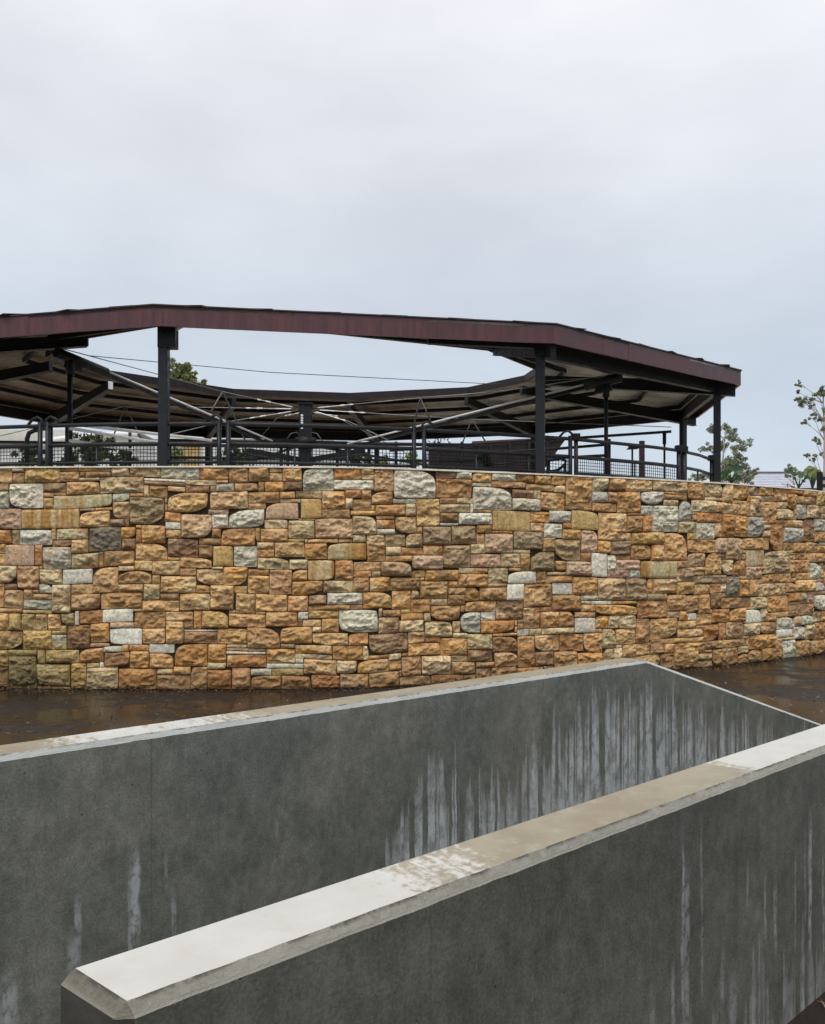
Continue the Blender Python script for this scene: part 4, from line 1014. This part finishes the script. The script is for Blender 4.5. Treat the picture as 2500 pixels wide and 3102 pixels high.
shrub('shrub', 'low dark shrub behind the far left bent gate', [C_(95,1360,d,24),C_(120,1385,d,26),C_(80,1400,d,26)], M['shrub'], .26, 120)
shrub('shrub', 'light green shrub just right of the left front post', [C_(530,1368,d,20),C_(525,1395,d,24),C_(545,1390,d,16)], M['gumlight'], .24, 120)
shrub('shrub', 'dark green shrub left of the centre mast', [C_(710,1372,d,26),C_(740,1382,d,24),C_(690,1395,d,26),C_(760,1395,d,18)], M['shrub'], .26, 120)
shrub('shrub', 'spiky green shrub right of the centre mast', [C_(1065,1385,d,22),C_(1085,1395,d,22),C_(1110,1400,d,18)], M['shrub'], .26, 110)
shrub('shrub', 'pale green shrub beside the dark maroon bin', [C_(1245,1390,d,20),C_(1262,1398,d,20),C_(1160,1400,d,18)], M['gumlight'], .24, 110)
shrub('shrub', 'bare twiggy shrub poking up above the arms right of the mast', [C_(1310,1338,d,16),C_(1345,1336,d,18),C_(1290,1345,d,12)], M['shrub'], .18, 26)
d = 28
shrub('shrub', 'small spiky green shrub before the dark maroon bin', [C_(1462,1395,d,18),C_(1470,1412,d,20)], M['shrub'], .26, 110)

# ------------------------------------------------------------ buildings and walls beyond
def part_box(lo, hi, nm, mat, parent): m = MB(); m.box(lo, hi); return part(m, nm, mat, parent)
d = 46
a = W(-120,1290,d); b = W(205,1290,d)
hs = thing('cream_building', 'cream building with a curved white roof behind the left of the yard', 'building', ((a.x+b.x)/2, d, G))
wl = part_box((a.x, d, G), (b.x, d+8, W(0,1302,d).z), 'wall', M['cream'], hs)
m = MB(); n = 12; x0 = W(120,0,d-2).x; x1 = W(420,0,d-2).x; zt = W(0,1318,d-2).z; pts = []
for i in range(n+1):
    f = i/n; pts.append((x0+(x1-x0)*f, zt+math.sin(f*math.pi*.5+.0)*.55-.25-.12*f))
vs = [(x,d-2.2,z) for x,z in pts]+[(x,d+5,z) for x,z in pts]+[(x,d-2.2,z-.28) for x,z in pts]+[(x,d+5,z-.28) for x,z in pts]
fs = []
for i in range(n):
    fs += [(i,i+1,n+1+i+1,n+1+i),(2*n+2+i+1,2*n+2+i,3*n+3+i,3*n+3+i+1),(i+1,i,2*n+2+i,2*n+2+i+1)]
m.add(vs, fs, True); part(m, 'roof', M['whiteroof'], hs)
part_box((a.x, d-.35, W(0,1345,d).z), (b.x, d-.02, W(0,1338,d).z), 'gutter', M['ridge'], hs)
for k_ in (30,):
    w_ = part_box((W(k_-25,0,d).x, d-.06, W(0,1400,d).z), (W(k_+55,0,d).x, d-.012, W(0,1352,d).z), 'window', M['palewall'], hs)
part_box((x0+.3, d-1.9, G), (x1-.3, d+4.5, zt-.1), 'lower_wall', M['palewall'], hs)
# sandstone pier
d = 37; a = W(552,1352,d); b = W(598,1352,d)
pr = thing('sandstone_pier', 'yellow sandstone pier behind the fence right of the left front post', 'pillar', ((a.x+b.x)/2, d, G))
m = MB(); h_ = a.z-G; z = G; q = 0
while z < a.z-.05:
    hh_ = min(.34, a.z-z); s_ = random.uniform(.35,.65); xm = a.x+(b.x-a.x)*s_
    m.box((a.x,d,z),(xm-.01,d+.6,z+hh_-.015)); m.box((xm+.01,d+.004,z),(b.x,d+.6,z+hh_-.015)); z += hh_
part(m, 'blocks', M['sandstone'], pr)
part_box((a.x-.06,d-.06,a.z), (b.x+.06,d+.66,a.z+.09), 'cap', M['palewall'], pr)
d = 40; a = W(470,1326,d); b = W(1010,1330,d)
gw = thing('rendered_wall', 'long pale rendered wall behind the yard, seen below the far roof edge', 'wall', ((a.x+b.x)/2, d, G))
part_box((a.x, d, G), (b.x, d+.3, W(0,1330,d).z), 'wall', M['palewall'], gw)
part_box((a.x-.05, d-.06, W(0,1330,d).z), (b.x+.05, d+.36, W(0,1325,d).z), 'coping', M['whiteroof'], gw)
# dark maroon bin with slanted end
d = 33.5
mb_ = thing('hopper', 'large dark maroon steel hopper with a slanted right end behind the rails', 'hopper', (W(1560,1400,d).x, d, G))
m = MB(); f = [W(1300,1420,d), W(1650,1420,d), W(1716,1328,d), W(1430,1342,d), W(1300,1352,d)]
vs = f+[v+Vector((0,2.5,0)) for v in f]
m.add(vs, [(0,1,2,3,4),(9,8,7,6,5)]+[(i,5+i,5+(i+1)%5,(i+1)%5) for i in range(5)]); part(m, 'body', M['maroon_dark'], mb_)
m = MB(); m.bar(f[3]+Vector((0,-.06,0)), f[2]+Vector((0,-.06,0)), .1, .12)
part(m, 'rim', M['maroon'], mb_)
for t in (.2,.4,.6,.8):
    m = MB(); q = f[3].lerp(f[2], t); m.bar(Vector((q.x,d-.05,G)), q+Vector((0,-.05,-.1)), .1, .08); part(m, 'rib', M['maroon_dark'], mb_)
# grey house roof at right
d = 48; x0 = W(2225,0,d).x; x1 = W(2560,0,d).x; ze = W(0,1482,d).z; zr = W(0,1436,d+4).z
hs = thing('grey_roof_house', 'house with a pale lavender grey roof at the right beyond the wall', 'house', ((x0+x1)/2, d, G))
part_box((x0+.4, d+.3, G), (x1-.4, d+7.7, ze), 'wall', M['palewall'], hs)
m = MB(); n = 9
for i in range(n):
    f0, f1 = i/n, (i+1)/n
    ya, yb = d+4*f0, d+4*f1; za, zb = ze+(zr-ze)*f0, ze+(zr-ze)*f1
    ia, ib = 2.4*f0, 2.4*f1
    m.hexa([(x0+ia,ya,za),(x1-ia*.2,ya,za),(x1-ib*.2,yb,zb-.02),(x0+ib,yb,zb-.02),(x0+ia,ya,za+.10),(x1-ia*.2,ya,za+.10),(x1-ib*.2,yb,zb+.03),(x0+ib,yb,zb+.03)])
rfh = part(m, 'roof', M['lavroof'], hs)
m = MB(); m.hexa([(x0+2.4,d+4,zr-.05),(x1-.5,d+4,zr-.05),(x1,d+8,ze),(x0,d+8,ze),(x0+2.4,d+4,zr),(x1-.5,d+4,zr),(x1,d+8,ze+.06),(x0,d+8,ze+.06)]); part(m, 'rear_roof', M['lavroof'], hs)
m = MB(); m.tube([(x0+2.3,d+4,zr+.06),(x1-.4,d+4,zr+.06)], .11, 8); m.tube([(x0,d,ze+.1),(x0+2.3,d+4,zr+.06)], .09, 8); part(m, 'ridge_cap', M['ridge'], rfh)
m = MB(); m.box((x0-.1,d-.16,ze-.08),(x1+.1,d-.01,ze+.07)); part(m, 'gutter', M['ridge'], hs)
# dark post and rails at the right edge of the photo
d = 15.5
pf = thing('rail_fence', 'dark post and two rails at the right edge of the photo on the wall rim', 'fence', (W(2485,1480,d).x, d, 2.58))
for px in (2484, 2800):
    q = W(px,1430,d+ (px-2484)*.006); m = MB(); m.box((q.x-.04,q.y-.04,2.58),(q.x+.04,q.y+.04,q.z)); part(m, 'post', M['dark'], pf)
for py in (1450,1472):
    m = MB(); m.bar(W(2484,py,d), W(2800,py-8,d+1.9), .05, .07); part(m, 'rail', M['dark'], pf)
q = W(2385,1466,14.2)
m = MB(); 
for s_ in range(7): leaf(m, Vector(q)+Vector((random.uniform(-.12,.12),random.uniform(-.05,.05),-.05*s_*.6+random.uniform(0,.04))), .22, .05, random.uniform(-.5,.5), .55, random.uniform(-.4,.4))
m.tube([Vector((q.x+.1,q.y,2.58)), Vector(q)], .008, 5)
tag(m.build('fern_frond', M['shrub']), 'single dark drooping frond on the wall rim before the grey roof', 'plant')

# ------------------------------------------------------------ sky, sun, camera
w = bpy.data.worlds.new('World'); SC.world = w; w.use_nodes = True
nt = w.node_tree; nt.nodes.clear()
def nn(t, **k):
    q = nt.nodes.new(t)
    for a, b in k.items(): setattr(q, a, b)
    return q
out = nn('ShaderNodeOutputWorld'); SUN_EL, SUN_AZ = R(58), R(200)
sky = nn('ShaderNodeTexSky', sky_type='NISHITA'); sky.sun_disc = False; sky.sun_elevation = SUN_EL; sky.sun_rotation = SUN_AZ
bg1 = nn('ShaderNodeBackground'); nt.links.new(sky.outputs[0], bg1.inputs[0]); bg1.inputs[1].default_value = .03
tc = nn('ShaderNodeTexCoord'); sp = nn('ShaderNodeSeparateXYZ'); nt.links.new(tc.outputs['Generated'], sp.inputs[0])
rp = nn('ShaderNodeValToRGB'); cr = rp.color_ramp
stops = [(0,(.255,.284,.318)),(.15,(.268,.295,.323)),(.276,(.292,.313,.332)),(.40,(.348,.360,.370)),(.50,(.405,.408,.415)),(.576,(.455,.452,.458)),(.75,(.66,.66,.67)),(1,(1.0,1.0,1.0))]
while len(cr.elements) < len(stops): cr.elements.new(.5)
for e, (p, c) in zip(cr.elements, stops): e.position = p; e.color = (*c, 1)
nt.links.new(sp.outputs[2], rp.inputs[0])
mp_ = nn('ShaderNodeMapping'); mp_.inputs['Scale'].default_value = (1.3,1.3,3.2); nt.links.new(tc.outputs['Generated'], mp_.inputs[0])
no = nn('ShaderNodeTexNoise'); no.inputs['Scale'].default_value = 2.2; no.inputs['Detail'].default_value = 5; no.inputs['Roughness'].default_value = .5; nt.links.new(mp_.outputs[0], no.inputs['Vector'])
r2 = nn('ShaderNodeValToRGB'); c2 = r2.color_ramp; c2.elements[0].position = .32; c2.elements[0].color = (.885,.88,.897,1); c2.elements[1].position = .66; c2.elements[1].color = (1.05,1.045,1.05,1)
nt.links.new(no.outputs[0], r2.inputs[0])
mx = nn('ShaderNodeMix', data_type='RGBA', blend_type='MULTIPLY'); mx.inputs[0].default_value = 1
nt.links.new(rp.outputs[0], mx.inputs[6]); nt.links.new(r2.outputs[0], mx.inputs[7])
bg2 = nn('ShaderNodeBackground'); nt.links.new(mx.outputs[2], bg2.inputs[0]); bg2.inputs[1].default_value = 2.0
ad = nn('ShaderNodeAddShader'); nt.links.new(bg1.outputs[0], ad.inputs[0]); nt.links.new(bg2.outputs[0], ad.inputs[1]); nt.links.new(ad.outputs[0], out.inputs[0])
sl = bpy.data.lights.new('sun', 'SUN'); sl.energy = 1.4; sl.angle = R(25); sl.color = (1,.965,.92)
so_ = bpy.data.objects.new('sun', sl); COL.objects.link(so_)
az = SUN_AZ
dirs = Vector((math.sin(az)*math.cos(SUN_EL), math.cos(az)*math.cos(SUN_EL), math.sin(SUN_EL)))   # towards the sun
so_.rotation_euler = (-dirs).to_track_quat('-Z','Y').to_euler()
cd = bpy.data.cameras.new('camera'); cam = bpy.data.objects.new('camera', cd); COL.objects.link(cam)
cam.location = (0,0,EYE); cam.rotation_euler = (math.pi/2,0,0)
cd.sensor_fit = 'HORIZONTAL'; cd.sensor_width = 36; cd.lens = F/2500*36; cd.shift_y = (HY-1551)/2500; cd.clip_end = 2000; cd.clip_start = .05
SC.camera = cam
SC.view_settings.view_transform = 'Standard'; SC.view_settings.look = 'None'; SC.view_settings.gamma = 1; SC.view_settings.exposure = 0
